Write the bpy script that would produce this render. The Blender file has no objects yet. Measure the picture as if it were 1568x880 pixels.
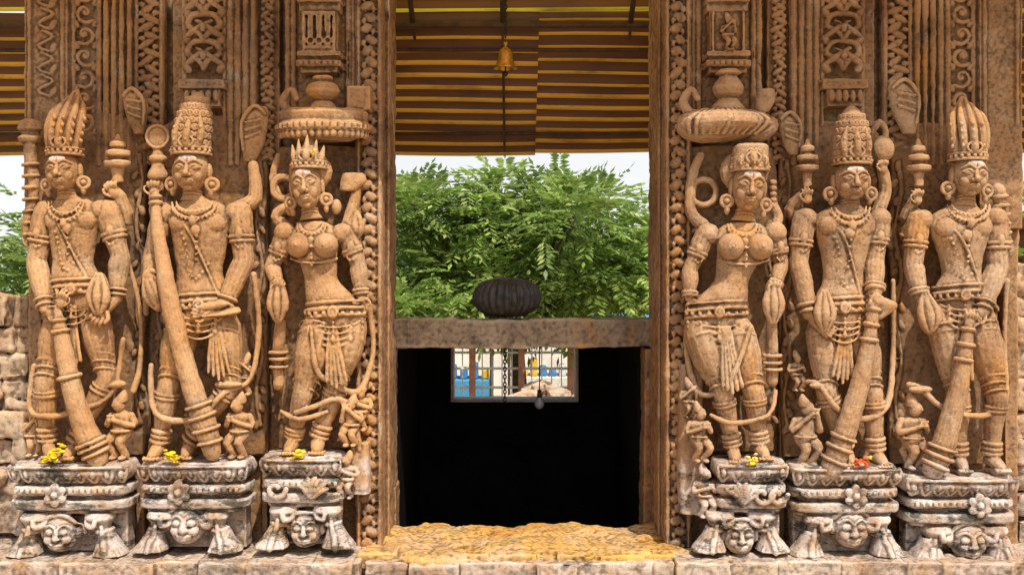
import bpy, bmesh, math, random
import numpy as np
from mathutils import Vector, Matrix
random.seed(7); rng=np.random.default_rng(5)
D=5.5; CZ=1.6; K=1/300.0
def at(X,Y,y):
    f=(D+y)/D
    return ((X-784)*K*f, y, CZ-(Y-440)*K*f)
scene=bpy.context.scene
col=scene.collection
# ------------------------------------------------------------ materials
class N:
    def __init__(s,name):
        s.m=bpy.data.materials.new(name); s.m.use_nodes=True
        s.t=s.m.node_tree; s.t.nodes.clear()
        s.out=s.n('ShaderNodeOutputMaterial')
        s.b=s.n('ShaderNodeBsdfPrincipled'); s.l(s.b.outputs[0],s.out.inputs[0])
        s.co=s.n('ShaderNodeTexCoord').outputs['Object']
    def n(s,t,**k):
        x=s.t.nodes.new(t)
        for a,b in k.items(): setattr(x,a,b)
        return x
    def l(s,a,b): s.t.links.new(a,b)
    def noise(s,scale,detail=6,rough=.6,vec=None,dist=0):
        x=s.n('ShaderNodeTexNoise'); x.inputs['Scale'].default_value=scale; x.inputs['Detail'].default_value=detail
        x.inputs['Roughness'].default_value=rough; x.inputs['Distortion'].default_value=dist
        s.l(vec or s.co,x.inputs['Vector']); return x.outputs['Fac']
    def mapv(s,sc,loc=(0,0,0)):
        x=s.n('ShaderNodeMapping'); x.inputs['Scale'].default_value=sc; x.inputs['Location'].default_value=loc; s.l(s.co,x.inputs[0]); return x.outputs[0]
    def ramp(s,f,stops):
        x=s.n('ShaderNodeValToRGB'); e=x.color_ramp.elements
        while len(e)<len(stops): e.new(.5)
        for i,(p,c) in enumerate(stops):
            e[i].position=p; e[i].color=(c if len(c)==4 else (*c,1)) if not isinstance(c,(int,float)) else (c,c,c,1)
        s.l(f,x.inputs[0]); return x.outputs[0]
    def mix(s,a,b,f,mode='MIX'):
        x=s.n('ShaderNodeMix',data_type='RGBA',blend_type=mode)
        for v,i in((f,0),(a,6),(b,7)):
            if isinstance(v,(int,float)): x.inputs[i].default_value=v if i==0 else (v,v,v,1)
            elif isinstance(v,tuple): x.inputs[i].default_value=(*v[:3],1)
            else: s.l(v,x.inputs[i])
        return x.outputs[2]
    def math(s,op,a,b=0.0):
        x=s.n('ShaderNodeMath',operation=op)
        for i,v in enumerate((a,b)):
            if isinstance(v,(int,float)): x.inputs[i].default_value=v
            else: s.l(v,x.inputs[i])
        return x.outputs[0]
    def rng(s,v,a,b,c=0,d=1):
        x=s.n('ShaderNodeMapRange',interpolation_type='SMOOTHSTEP'); s.l(v,x.inputs[0])
        for i,q in enumerate((a,b,c,d)): x.inputs[i+1].default_value=q
        return x.outputs[0]
    def bump(s,h,dist,st=.6,prev=None):
        x=s.n('ShaderNodeBump'); x.inputs['Strength'].default_value=st; x.inputs['Distance'].default_value=dist
        s.l(h,x.inputs['Height'])
        if prev: s.l(prev,x.inputs['Normal'])
        return x.outputs[0]
def stone(name,c1,c2,c3,white=0,wz=(.80,.66),streak=.4,pt=.95,blk=.85,rough=1.0,grime=.5):
    m=N(name)
    c=m.ramp(m.noise(2.2,8,.62),[(.34,c2),(.5,c1),(.64,c3)])
    c=m.mix(c,tuple(x*.48 for x in c2),m.rng(m.noise(5.5,9,.70,dist=.8),.50,.70,0,.75*rough))
    c=m.mix(c,(.50,.41,.31),m.rng(m.noise(8,9,.7,vec=m.mapv((1,1,1),(5,2,7))),.54,.72,0,.55*rough))
    c=m.mix(c,(.50,.23,.055),m.rng(m.noise(3.7,7,.65,vec=m.mapv((1.3,1.1,.8))),.53,.70,0,.6))
    c=m.mix(c,(.13,.10,.08),m.rng(m.noise(2.6,10,.72,vec=m.mapv((1,1,.7),(9,4,1))),.52,.68,0,grime))
    c=m.mix(c,(.06,.045,.035),m.rng(m.noise(5,9,.72,vec=m.mapv((2.2,2.2,.30))),.55,.72,0,streak))
    g=m.n('ShaderNodeNewGeometry'); sx=m.n('ShaderNodeSeparateXYZ'); m.l(m.co,sx.inputs[0])
    if white:
        wn=m.math('MULTIPLY',m.rng(sx.outputs[2],wz[1],wz[0],1,0),m.rng(m.noise(7,9,.72),.38,.60,.1,1))
        c=m.mix(c,(.60,.54,.50),m.math('MULTIPLY',wn,white))
        dn=m.math('MULTIPLY',m.rng(sx.outputs[2],wz[1]-.02,wz[0]-.02,1,0),m.rng(m.noise(6,9,.72,vec=m.mapv((1,1,2.4),(3,1,2))),.50,.61,0,blk))
        c=m.mix(c,(.045,.046,.038),dn)
    if pt:
        c=m.mix(c,m.ramp(g.outputs['Pointiness'],[(.43,.07),(.487,.55),(.501,1.0),(.54,1.28)]),pt,'MULTIPLY')  # crevice dirt plus shade painted into hollows; raised edges lightened
    c=m.mix(c,m.ramp(m.noise(130,5,.68),[(.3,.66),(.7,1.24)]),.65,'MULTIPLY')
    m.l(c,m.b.inputs['Base Color']); m.b.inputs['Roughness'].default_value=.88
    m.b.inputs['Specular IOR Level'].default_value=.25
    b=m.bump(m.noise(24,9,.70),.014*rough,.75); b=m.bump(m.noise(130,5,.68),.004,.75,b)
    m.l(b,m.b.inputs['Normal'])
    return m.m
def simple(name,c,rough=.6,metal=0,var=.25,scale=20,bump=.002,c2=None,spec=.4):
    m=N(name)
    cc=m.mix(c,c2 or tuple(x*(1-var) for x in c),m.rng(m.noise(scale,8,.65),.4,.62))
    m.l(cc,m.b.inputs['Base Color']); m.b.inputs['Roughness'].default_value=rough; m.b.inputs['Metallic'].default_value=metal
    m.b.inputs['Specular IOR Level'].default_value=spec
    m.l(m.bump(m.noise(scale*3,6),bump,.6),m.b.inputs['Normal'])
    return m.m
cl=((.47,.262,.118),(.375,.195,.085),(.52,.325,.17)); cr=((.44,.262,.135),(.34,.185,.092),(.49,.325,.195))
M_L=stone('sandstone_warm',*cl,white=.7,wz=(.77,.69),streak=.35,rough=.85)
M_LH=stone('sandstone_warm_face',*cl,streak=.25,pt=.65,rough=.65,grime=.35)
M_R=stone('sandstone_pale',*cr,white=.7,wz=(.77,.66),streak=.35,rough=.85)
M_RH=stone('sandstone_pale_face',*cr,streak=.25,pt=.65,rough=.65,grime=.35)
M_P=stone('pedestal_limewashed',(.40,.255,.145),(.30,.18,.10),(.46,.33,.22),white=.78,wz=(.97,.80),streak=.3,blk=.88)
M_J=stone('jamb_sandstone',(.37,.205,.095),(.24,.125,.06),(.44,.275,.155),streak=.65)
M_ST=stone('backslab_sandstone_shaded',(.30,.165,.075),(.19,.10,.048),(.36,.22,.12),streak=.7)  # darker copy of the statue stone, recess shade put into its colour
M_B=stone('plinth_sandstone',(.46,.31,.19),(.33,.20,.115),(.54,.42,.30),white=.45,wz=(.9,.6),streak=.45,blk=.5)
M_S=stone('sill_sandstone',(.54,.32,.10),(.48,.33,.21),(.56,.28,.05),streak=.35,grime=.4)
M_LI=stone('lintel_sandstone',(.31,.235,.16),(.18,.13,.10),(.38,.30,.22),streak=.75)
M_A=simple('black_granite',(.045,.042,.04),.6,0,.6,30,.004)
M_K=simple('shade_black',(.010,.009,.0085),.95,0,.4,6,.004,spec=.05)  # near-black colour stands in for the darkness of unlit interiors
# ------------------------------------------------------------ builder
def catmull(P,k,closed=False):
    n=len(P); out=[]
    R=range(n if closed else n-1)
    for i in R:
        if closed: p0,p1,p2,p3=P[i-1],P[i],P[(i+1)%n],P[(i+2)%n]
        else: p0,p1,p2,p3=P[max(i-1,0)],P[i],P[i+1],P[min(i+2,n-1)]
        for j in range(k):
            t=j/k
            out.append(.5*((2*p1)+(-p0+p2)*t+(2*p0-5*p1+4*p2-p3)*t*t+(-p0+3*p1-3*p2+p3)*t**3))
    if not closed: out.append(P[-1])
    return np.array(out)
_sph={}
def sphere(seg,ring):
    if (seg,ring) in _sph: return _sph[(seg,ring)]
    v=[(0,-1,0)]
    for i in range(1,ring):
        a=math.pi*i/ring
        for j in range(seg):
            b=2*math.pi*j/seg; v.append((math.sin(a)*math.cos(b),-math.cos(a),math.sin(a)*math.sin(b)))
    v.append((0,1,0)); f=[]
    for j in range(seg):
        f.append((0,1+j,1+(j+1)%seg))
        for i in range(ring-2):
            a=1+i*seg; f.append((a+j,a+seg+j,a+seg+(j+1)%seg,a+(j+1)%seg))
        a=1+(ring-2)*seg; f.append((len(v)-1,a+(j+1)%seg,a+j))
    _sph[(seg,ring)]=(np.array(v),f); return _sph[(seg,ring)]
class S:
    def __init__(s,d0=0): s.v=[];s.f=[];s.n=0;s.f0=(D-d0*K)/D;s.tr=None
    def add(s,v,f):
        v=np.array(v,float)
        if s.tr:
            cx,cy,a=s.tr; c,q=math.cos(a),math.sin(a); x=v[:,0]-cx; y=v[:,1]-cy
            v[:,0]=cx+x*c-y*q; v[:,1]=cy+x*q+y*c
        s.v.append(v); s.f+= [tuple(i+s.n for i in t) for t in f]; s.n+=len(v)
    def ell(s,x,y,d,rx,ry,rd,rot=0,seg=14,ring=8):
        v,f=sphere(seg,ring); v=v*np.array([rx,ry,rd])
        a=math.radians(rot); c,q=math.cos(a),math.sin(a)
        v=np.stack([v[:,0]*c-v[:,1]*q+x,v[:,0]*q+v[:,1]*c+y,v[:,2]+d],1); s.add(v,f)
    def box(s,x,y,d,w,h,t,rot=0):
        v=np.array([(i,j,k) for i in(-.5,.5) for j in(-.5,.5) for k in(-.5,.5)])*np.array([w,h,t])
        a=math.radians(rot); c,q=math.cos(a),math.sin(a)
        v=np.stack([v[:,0]*c-v[:,1]*q+x,v[:,0]*q+v[:,1]*c+y,v[:,2]+d],1)
        s.add(v,[(0,1,3,2),(4,6,7,5),(0,4,5,1),(2,3,7,6),(0,2,6,4),(1,5,7,3)])
    def bx(s,x0,x1,y0,y1,d0,d1): s.box((x0+x1)/2,(y0+y1)/2,(d0+d1)/2,abs(x1-x0),abs(y1-y0),abs(d1-d0))
    def tube(s,pts,sm=0,seg=8,closed=False):
        P=np.array(pts,float)
        if sm: P=catmull(P,sm,closed)
        if not closed:
            t0=P[1,:3]-P[0,:3]; t0/=max(np.linalg.norm(t0),1e-6); t1=P[-1,:3]-P[-2,:3]; t1/=max(np.linalg.norm(t1),1e-6)
            r0,r1=P[0,3],P[-1,3]
            a=[np.array([*(P[0,:3]-t0*r0*.95),r0*.25]),np.array([*(P[0,:3]-t0*r0*.6),r0*.8])]
            b=[np.array([*(P[-1,:3]+t1*r1*.6),r1*.8]),np.array([*(P[-1,:3]+t1*r1*.95),r1*.25])]
            P=np.vstack([a,P,b])
            T=np.gradient(P[:,:3],axis=0)
        else: T=np.roll(P[:,:3],-1,0)-np.roll(P[:,:3],1,0)
        T/=np.maximum(np.linalg.norm(T,axis=1,keepdims=True),1e-6)
        ref=np.zeros(3); ref[np.argmin(np.abs(T).max(0))]=1
        A=np.cross(T,ref); A/=np.maximum(np.linalg.norm(A,axis=1,keepdims=True),1e-6); B=np.cross(T,A)
        th=np.linspace(0,2*math.pi,seg,endpoint=False)
        V=(P[:,None,:3]+P[:,None,3:4]*(A[:,None]*np.cos(th)[None,:,None]+B[:,None]*np.sin(th)[None,:,None])).reshape(-1,3)
        n=len(P); f=[]
        for i in range(n if closed else n-1):
            for j in range(seg):
                k=(j+1)%seg; i2=(i+1)%n
                f.append((i*seg+j,i*seg+k,i2*seg+k,i2*seg+j))
        if not closed: f+=[tuple(range(seg)),tuple((n-1)*seg+j for j in range(seg))]
        s.add(V,f)
    def ring(s,x,y,d,dr,R,r,R2=None,seg=18):
        t=np.array(dr,float); t/=np.linalg.norm(t)
        ref=np.array([0,0,1.]) if abs(t[2])<.9 else np.array([1.,0,0])
        a=np.cross(t,ref); a/=np.linalg.norm(a); b=np.cross(t,a); R2=R2 or R
        s.tube([(*(np.array([x,y,d])+a*R*math.cos(q)+b*R2*math.sin(q)),r) for q in np.linspace(0,2*math.pi,seg,endpoint=False)],seg=6,closed=True)
    def loft(s,sec,sm=4,seg=22,e=2.0):
        P=np.array(sec,float)
        if sm: P=catmull(P,sm)
        th=np.linspace(0,2*math.pi,seg,endpoint=False)
        c=np.sign(np.cos(th))*np.abs(np.cos(th))**(2/e); q=np.sign(np.sin(th))*np.abs(np.sin(th))**(2/e)
        V=[];f=[];n=len(P)
        for p in P: V+= [(p[0]+max(p[3],.3)*a,p[1],p[2]+max(p[4],.3)*b) for a,b in zip(c,q)]
        for i in range(n-1):
            for j in range(seg):
                k=(j+1)%seg; f.append((i*seg+j,i*seg+k,(i+1)*seg+k,(i+1)*seg+j))
        f+=[tuple(range(seg)),tuple((n-1)*seg+j for j in range(seg))]
        s.add(V,f)
    def beads(s,pts,gap,r):
        P=np.array(pts,float)
        P=catmull(P,6); L=0
        for i in range(len(P)-1):
            L+=np.linalg.norm(P[i+1]-P[i])
            if L>=gap: L=0; s.ell(*P[i+1],r,r,r,seg=8,ring=5)
    def obj(s,name,mat,vox=1.5,parent=None,disp=.006,dscale=.04,smooth=1,shade=True,disp2=0):
        V=np.vstack(s.v)
        W=np.stack([(V[:,0]-784)*K*s.f0,-V[:,2]*K,CZ-(V[:,1]-440)*K*s.f0],1)
        me=bpy.data.meshes.new(name); me.from_pydata(W.tolist(),[],s.f)
        bm=bmesh.new(); bm.from_mesh(me); bmesh.ops.recalc_face_normals(bm,faces=bm.faces); bm.to_mesh(me); bm.free()
        o=bpy.data.objects.new(name,me); col.objects.link(o); me.materials.append(mat)
        if vox:
            r=o.modifiers.new('r','REMESH'); r.mode='VOXEL'; r.voxel_size=vox*K; r.use_smooth_shade=shade
            if smooth:
                q=o.modifiers.new('s','SMOOTH'); q.iterations=smooth; q.factor=.5
            for dd,ds in((disp,dscale),(disp2,.22)):
                if dd:
                    t=bpy.data.textures.new('wear','CLOUDS'); t.noise_scale=ds; t.noise_depth=3
                    w=o.modifiers.new('d','DISPLACE'); w.texture=t; w.strength=dd; w.texture_coords='GLOBAL'; w.mid_level=.5
        else:
            for p in me.polygons: p.use_smooth=shade
        if parent: o.parent=parent
        return o
def empty(name):
    o=bpy.data.objects.new(name,None); col.objects.link(o); return o
# ------------------------------------------------------------ figure parts
def head(s,h,x,y,hw,hh,d=20,tilt=0):
    h.tr=(x,y+hh,math.radians(tilt))
    h.ell(x,y-.1*hh,d,hw*1.0,hh*.95,hw,seg=24,ring=16)
    h.ell(x,y+.42*hh,d+2,hw*.80,hh*.55,hw*.80,seg=20,ring=12)
    h.ell(x,y+.82*hh,d+hw*.55,hw*.26,hh*.15,hw*.22)
    for q in(-1,1):
        h.ell(x+q*.48*hw,y+.28*hh,d+.52*hw,.34*hw,.30*hh,.34*hw)
        h.ell(x+q*.42*hw,y-.09*hh,d+.84*hw,.27*hw,.115*hh,.14*hw,rot=q*-6)
        a=[(x+q*.14*hw,y-.06*hh,d+.95*hw,.045*hw),(x+q*.42*hw,y-.22*hh,d+.98*hw,.06*hw),(x+q*.74*hw,y-.10*hh,d+.76*hw,.045*hw)]
        h.tube(a,sm=4,seg=6)
        a=[(x+q*.07*hw,y-.30*hh,d+1.0*hw,.07*hw),(x+q*.42*hw,y-.44*hh,d+.91*hw,.08*hw),(x+q*.80*hw,y-.28*hh,d+.64*hw,.055*hw)]
        h.tube(a,sm=4,seg=6)
        h.ell(x+q*.15*hw,y+.26*hh,d+1.0*hw,.12*hw,.08*hh,.15*hw)
        h.ell(x+q*1.02*hw,y+.02*hh,d-4,.17*hw,.38*hh,.28*hw)
        h.ring(x+q*1.2*hw,y+.64*hh,d-3,(0.3*q,0,1),.34*hw,.13*hw)
        h.ell(x+q*1.2*hw,y+.64*hh,d-2,.17*hw,.17*hw,.25*hw)
        h.ell(x+q*1.12*hw,y+1.0*hh,d-5,.18*hw,.22*hh,.22*hw)
    h.tube([(x,y-.25*hh,d+.95*hw,.10*hw),(x,y+.05*hh,d+1.08*hw,.13*hw),(x,y+.20*hh,d+1.2*hw,.18*hw)],seg=8)
    h.ell(x,y+.52*hh,d+.78*hw,.36*hw,.2*hh,.16*hw)
    for q in(-1,1): h.ell(x+q*.13*hw,y+.47*hh,d+.93*hw,.18*hw,.06*hh,.12*hw,rot=q*8)
    h.ell(x,y+.57*hh,d+.92*hw,.25*hw,.07*hh,.12*hw)
    h.loft([(x,y+.7*hh,d-4,.54*hw,.5*hw),(x,y+1.05*hh,d-8,.54*hw,.45*hw),(x,y+1.4*hh,d-12,.8*hw,.5*hw)],seg=16)
    for k in(1.0,1.14): h.ring(x,y+k*hh,d-8,(0,1,.2),.55*hw,.05*hw,.5*hw)
    h.tr=None
def crown(h,kind,x,y,w,top,lean=0,d=18):
    H=y-top
    if kind=='cone': pr=[(0,1.02,0),(.15,.98,0),(.38,.9,.1),(.58,.88,.35),(.78,.6,.7),(1,.12,1)]
    elif kind=='dome': pr=[(0,1.02,0),(.2,1.0,.05),(.45,1.0,.3),(.7,.86,.6),(.88,.55,.9),(1,.15,1)]
    elif kind=='block': pr=[(0,1.05,0),(.3,1.03,0),(.6,.97,.3),(.9,.95,.8),(1,.8,1)]
    else: pr=[(0,1.02,0),(.3,.85,0),(.6,.5,.3),(1,.15,.8)]
    h.loft([(x+lean*c,y-a*H,d,w*b,w*b*.95) for a,b,c in pr],seg=24,e=3 if kind=='block' else 2)
    P=catmull(np.array([(a,b,c) for a,b,c in pr],float),8)
    for dy,r in((0,2.4),(9,2.2)): h.ring(x,y-dy,d,(0,1,0),w*1.05,r,w*1.02,seg=26)
    for k in range(-4,5):
        a=k*.33; h.ell(x+math.sin(a)*w*1.08,y-4.5,d+math.cos(a)*w*1.03,3,3,3,seg=8,ring=5)
    h.ell(x,y-17,d+w*1.03,6,9,5); h.ring(x,y-17,d+w*1.03,(0,0,1),8,1.8,11)
    rows=int((H-18)/11)
    if kind in('dome','block'):
        for i in range(rows):
            t=(16+i*11)/H; j=int(np.argmin(abs(P[:,0]-t))); rr=P[j,1]*w; cx=x+lean*P[j,2]
            for k in range(-4,5):
                a=(k+.5*(i%2))*.38
                if abs(a)<1.6:
                    h.ring(cx+math.sin(a)*rr,y-t*H,d+math.cos(a)*rr*.97,(math.sin(a),0,math.cos(a)),3.6,1.6,4.6,seg=9); h.ell(cx+math.sin(a)*rr,y-t*H,d+math.cos(a)*rr*.97,1.6,1.8,3,seg=6,ring=4)
        for q in(-1,0,1):
            h.tube([(x+q*w*.62,y-12,d+w*(.8 if q else 1.05),4),(x+q*w*.70+lean*.2,y-H*.33,d+w*(.82 if q else 1.1),5.5),(x+q*w*.5+lean*.5,y-H*.60,d+w*.78,2)],sm=4,seg=8)
            for t in(.2,.3,.4): h.ell(x+q*w*.7+lean*t*.5,y-H*t,d+w*(.95 if q else 1.2),2.2,3,3,seg=8,ring=5)
    if kind=='cone':
        for k in(-2,-1,0,1,2):
            a=k*.55
            b=[(x+math.sin(a)*w*.95,y-14,d+math.cos(a)*w*.95,4.5),(x+math.sin(a)*w*1.08+lean*.15,y-H*.4,d+math.cos(a)*w*.98,6.2),
               (x+math.sin(a)*w*.98+lean*.5,y-H*.68,d+math.cos(a)*w*.72,4.8),(x+math.sin(a)*w*.55+lean*.9,y-H*(.95-.07*abs(k)),d+math.cos(a)*w*.35,2)]
            h.tube(b,sm=4,seg=8)
            for t in(.2,.31,.42,.53): h.ell(x+math.sin(a)*w*1.16+lean*t,y-H*t,d+math.cos(a)*w*1.12,2.6,3.6,3.4,seg=8,ring=5)
    if kind=='star':
        for k in(-2,-1,0,1,2):
            a=k*.5; L=H*(1-.16*abs(k))
            h.tube([(x+math.sin(a)*w*.8,y-8,d+math.cos(a)*w*.8,7),(x+math.sin(a)*w*1.0,y-L*.5,d+math.cos(a)*w*.8,5.5),(x+math.sin(a)*w*1.15,y-L,d+math.cos(a)*w*.6,1.2)],seg=8)
def tilak(parent,x,y,hw,hh,d,tilt,mat1,mat2):
    t=S(15)
    t.tr=(x,y+hh,math.radians(tilt))
    t.ell(x,y-.50*hh,d+.84*hw,.54*hw,.19*hh,.15*hw,seg=18,ring=12)
    t.obj('lime_mark',mat2,vox=.8,parent=parent,disp=.004,dscale=.02)
    t=S(15); t.tr=(x,y+hh,math.radians(tilt))
    t.ell(x+1,y-.46*hh,d+.98*hw,.06*hw,.15*hh,.05*hw)
    t.obj('saffron_mark',mat1,vox=.8,parent=parent,disp=0)
def hand(s,x,y,d,ang,sz,curl=.5,side=1):
    a=math.radians(ang); c,q=math.cos(a),math.sin(a)
    def L(u,v): return x+c*u-q*v, y+q*u+c*v
    px,py=L(.25*sz,0); s.ell(px,py,d,.32*sz,.27*sz,.16*sz,rot=ang)
    for k,(v,l) in enumerate(((-.23,.46),(-.075,.56),(.075,.53),(.23,.40))):
        p0=L(.45*sz,v*sz); p1=L((.45+l*.5)*sz,v*1.2*sz); p2=L((.45+l*(1-.35*curl))*sz,v*1.3*sz)
        s.tube([(*p0,d+1,.082*sz),(*p1,d+3+curl*2,.075*sz),(*p2,d+2-curl*sz*.28,.058*sz)],sm=3,seg=7)
    p0=L(.1*sz,-.22*sz*side); p1=L(.32*sz,-.44*sz*side); p2=L(.55*sz,-.44*sz*side)
    s.tube([(*p0,d+2,.09*sz),(*p1,d+4,.085*sz),(*p2,d+5,.065*sz)],sm=3,seg=7)
def lerp(a,b,t): return tuple(p+(q-p)*t for p,q in zip(a,b))
def arm(s,A,B,C,orn=True):
    s.tube([A,lerp(A,B,.35)[:3]+(A[3]*1.06,),lerp(A,B,.75)[:3]+(B[3]*1.02,),B,lerp(B,C,.3)[:3]+(B[3]*1.04,),C],sm=4,seg=12)
    if orn:
        for (P,Q,t,k) in((A,B,.5,1.14),(A,B,.60,1.12),(B,C,.82,1.27),(B,C,.94,1.22)):
            p=lerp(P,Q,t); dr=np.array(Q[:3])-np.array(P[:3])
            s.ring(p[0],p[1],p[2],dr,p[3]*k*.97,2.3)
        p=lerp(A,B,.50); s.ell(p[0],p[1]-4,p[2]+p[3],6,9,5)
        s.beads([(p[0]-10,p[1]+8,p[2]+p[3]*.8),(p[0],p[1]+18,p[2]+p[3]*1.0),(p[0]+10,p[1]+8,p[2]+p[3]*.8)],5,2)
def leg(s,Hp,Kn,An,rt=23,rk=16,rc=15,ra=10,folds=True,toe=0):
    m=lerp(Hp,Kn,.4); c=lerp(Kn,An,.3)
    s.tube([(*Hp,rt),(m[0],m[1],m[2]+2,rt*.98),(*lerp(Hp,Kn,.8),rk*1.1),(Kn[0],Kn[1],Kn[2]+2,rk),(c[0],c[1],c[2],rc*1.06),(*lerp(Kn,An,.65),rc*.88),(*An,ra)],sm=4,seg=14)
    if folds:
        n=int(np.linalg.norm(np.array(Hp)-np.array(Kn))/11)
        for i in range(1,n):
            t=i/n; p=lerp(Hp,Kn,t); r=rt*(1-t)+rk*t; dr=np.array(Kn)-np.array(Hp)+np.array([14*(-1 if Hp[0]<Kn[0] else 1),0,40])
            s.ring(p[0],p[1],p[2]+2,dr,r*1.01,1.6,r*1.07)
        dr=np.array(An)-np.array(Kn)
        for k in(0,.07): 
            p=lerp(Kn,An,.12+k); s.ring(p[0],p[1],p[2],dr,rc*1.12,2.3)
    dr=np.array(An)-np.array(Kn)
    for k in(.78,.87,.96):
        p=lerp(Kn,An,k); s.ring(p[0],p[1],p[2],dr,ra*1.34,3.2)
    foot(s,An[0],An[1]+9,An[2],toe)
def foot(s,x,y,d,toe=0):
    s.tube([(x,y+1,d-8,9),(x+toe*.3,y-1,d+6,10.5),(x+toe,y+5,d+22,9),(x+toe*1.2,y+7,d+29,7)],sm=3,seg=10)
    for k in(-2,-1,0,1,2):
        s.ell(x+toe*1.25+k*5,y+10,d+37-abs(k+.5)*1.2,2.4,3.4,6.5,seg=8,ring=6)
    s.box(x+toe*.6,y+14,d+12,20,6,40)
def necklace(s,x,y,w,sag,d,rd,r=2,n=2,gap=5.5):
    for j in range(n):
        ww=w*(1+.24*j); ss=sag*(1+.6*j)
        pts=[(x+ww*math.sin(a)*1.0,y+ss*math.cos(a)*1.0 if math.cos(a)>0 else y,d+rd*(.45+.55*math.cos(a))+3.5) for a in np.linspace(-1.5,1.5,9)]
        s.tube([(*p,1.6) for p in pts],sm=3,seg=6); s.beads([(p[0],p[1]+3.4,p[2]+1) for p in pts],gap,2.3)
    s.ell(x,y+sag*1.9,d+rd+4,6,8,5)
def torso(s,nx,ny,shL,shR,chest,waist,hips,W,female=False):
    cx,cy=chest; wx,wy,ww=waist; hx,hy,hw=hips; sy=(shL[1]+shR[1])/2
    if not female: ww*=1.13; W*=1.06
    s.loft([(nx,ny,4,16,12),(cx,sy-8,4,.60*W,17),(cx,sy+8,5,.84*W,22),(cx,cy+4,6,.76*W,25),(lerp((cx,),(wx,),.6)[0],lerp((cy,),(wy,),.6)[0],5,ww*1.12,21),
            (wx,wy,5,ww,19),(lerp((wx,),(hx,),.5)[0],(wy+hy)/2,6,(ww+hw)/2*1.02,22),(hx,hy,6,hw,23),(hx,hy+26,5,hw*.97,21),(hx,hy+44,4,hw*.7,16)],seg=28)
    for p in(shL,shR): s.ell(p[0],p[1]+4,3,18,17,17)
    if female:
        for q in(-1,1):
            bx=cx+q*.44*W; by=cy+6
            s.ell(bx,by,25,.39*W,.39*W,23,seg=20,ring=14); s.ring(bx,by,46.5,(0,0,1),5,1.4)
            s.ell(bx,by,48,2.5,2.5,2.5,seg=8,ring=5)
        s.beads([(cx,cy-20,24),(cx,cy+8,34),(cx,cy+40,29)],6,2.6)
        s.tube([(cx-.75*W,cy+26,12,2),(cx-.3*W,cy+32,28,2),(cx+.3*W,cy+32,28,2),(cx+.75*W,cy+26,12,2)],sm=4,seg=6)
    else:
        for q in(-1,1): s.ell(cx+q*.38*W,cy-4,18,.35*W,17,12,seg=16)
        s.beads([(cx,cy-16,31),(cx+2,cy+10,33),(wx,wy-12,28)],6.5,2.4)
        s.ell(cx,cy+8,32,7,8,4)
        s.tube([(cx-.6*W,sy+4,18,2),(cx-.15*W,cy+12,31,2),(wx+ww*.5,wy,24,2),(hx+hw*.75,hy,22,2)],sm=4,seg=6)
        s.beads([(cx-.55*W,sy+10,21),(cx-.28*W,cy+30,29),(wx-.1*ww,wy+12,27),(wx+.6*ww,wy-15,21)],6,2.1)
    s.ring(wx,wy+14,24,(0,0,1),4,1.6)
    for k,(dy,r) in enumerate(((-10,2.3),(0,3.0),(11,2.3))):
        s.ring(hx,hy+dy,6,(.06,1,.12),hw*1.02,r,24.5,seg=26)
    for k in range(-4,5):
        a=k*.32; s.ell(hx+math.sin(a)*hw*1.03,hy+5.5,6+math.cos(a)*25,3.6,3.8,3.6,seg=8,ring=5)
        if k%2==0:
            s.beads([(hx+math.sin(a)*hw,hy+12,7+math.cos(a)*25),(hx+math.sin(a)*hw,hy+24,7+math.cos(a)*27),(hx+math.sin(a)*hw*.95,hy+40,7+math.cos(a)*27)],6,2.5)
            s.ell(hx+math.sin(a)*hw*.95,hy+44,7+math.cos(a)*27,4,5,4,seg=8,ring=6)
    s.ell(hx,hy+3,33,9,10,6); s.ring(hx,hy+3,37,(0,0,1),7,1.8)
    for j in range(4):
        pts=[(hx+(hw*.88)*math.sin(a),hy+14+(12+10*j)*math.cos(a),9+21*math.cos(a)+3) for a in np.linspace(-1.3,1.3,7)]
        s.tube([(*p,1.9) for p in pts],sm=3,seg=6)
def sash(s,x,y0,y1,d,w=10,sw=0):
    n=5
    for k in range(n):
        o=(k-(n-1)/2)*w/n*1.1
        s.tube([(x+o*.5,y0,d,3),(x+o+sw*.5,(y0+y1)/2,d+2,3),(x+o*1.4+sw,y1-abs(o),d,2.6)],sm=3,seg=7)
def mace(s,P,ringsat=(),r1=None):
    P=[(a,b,c,r*.92) for a,b,c,r in P]
    s.tube(P,sm=4,seg=16)
    C=catmull(np.array(P,float),12)
    for t in ringsat:
        i=int(t*(len(C)-2)); p=C[i]; s.ring(p[0],p[1],p[2],C[i+1,:3]-C[i,:3],p[3]*1.1,3.2)
def lathe(s,x,y,d,prof,flat=1): s.loft([(x,y+a,d,r,r*flat) for a,r in prof],sm=0,seg=20)
def stupa(s,x,y,w,d):
    lathe(s,x,y,d,[(-52,2),(-46,w*.22),(-42,w*.3),(-40,w*.55),(-33,w*.6),(-31,w*.4),(-28,w*.42),(-26,w*.85),(-19,w*.9),(-16,w*.5),(-12,w*.5),(-10,w*1.0),(-3,w*.95),(0,w*.5),(14,w*.38),(22,w*.4)],.8)
def lotus(s,x,y,d,rx,ry,rot=0):
    s.tr=(x,y,math.radians(rot)) if not s.tr else s.tr
    s.ell(x,y,d,rx*.8,ry,rx*.6,seg=16,ring=12)
    for k in(-.66,0,.66):
        s.tube([(x+k*rx*.3,y+ry*.85,d+rx*.3,2),(x+k*rx*.95,y+ry*.1,d+rx*(.5-.25*abs(k)),7),(x+k*rx*.3,y-ry*.95,d+rx*.2,1.5)],sm=4,seg=10)
    s.tr=None
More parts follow.
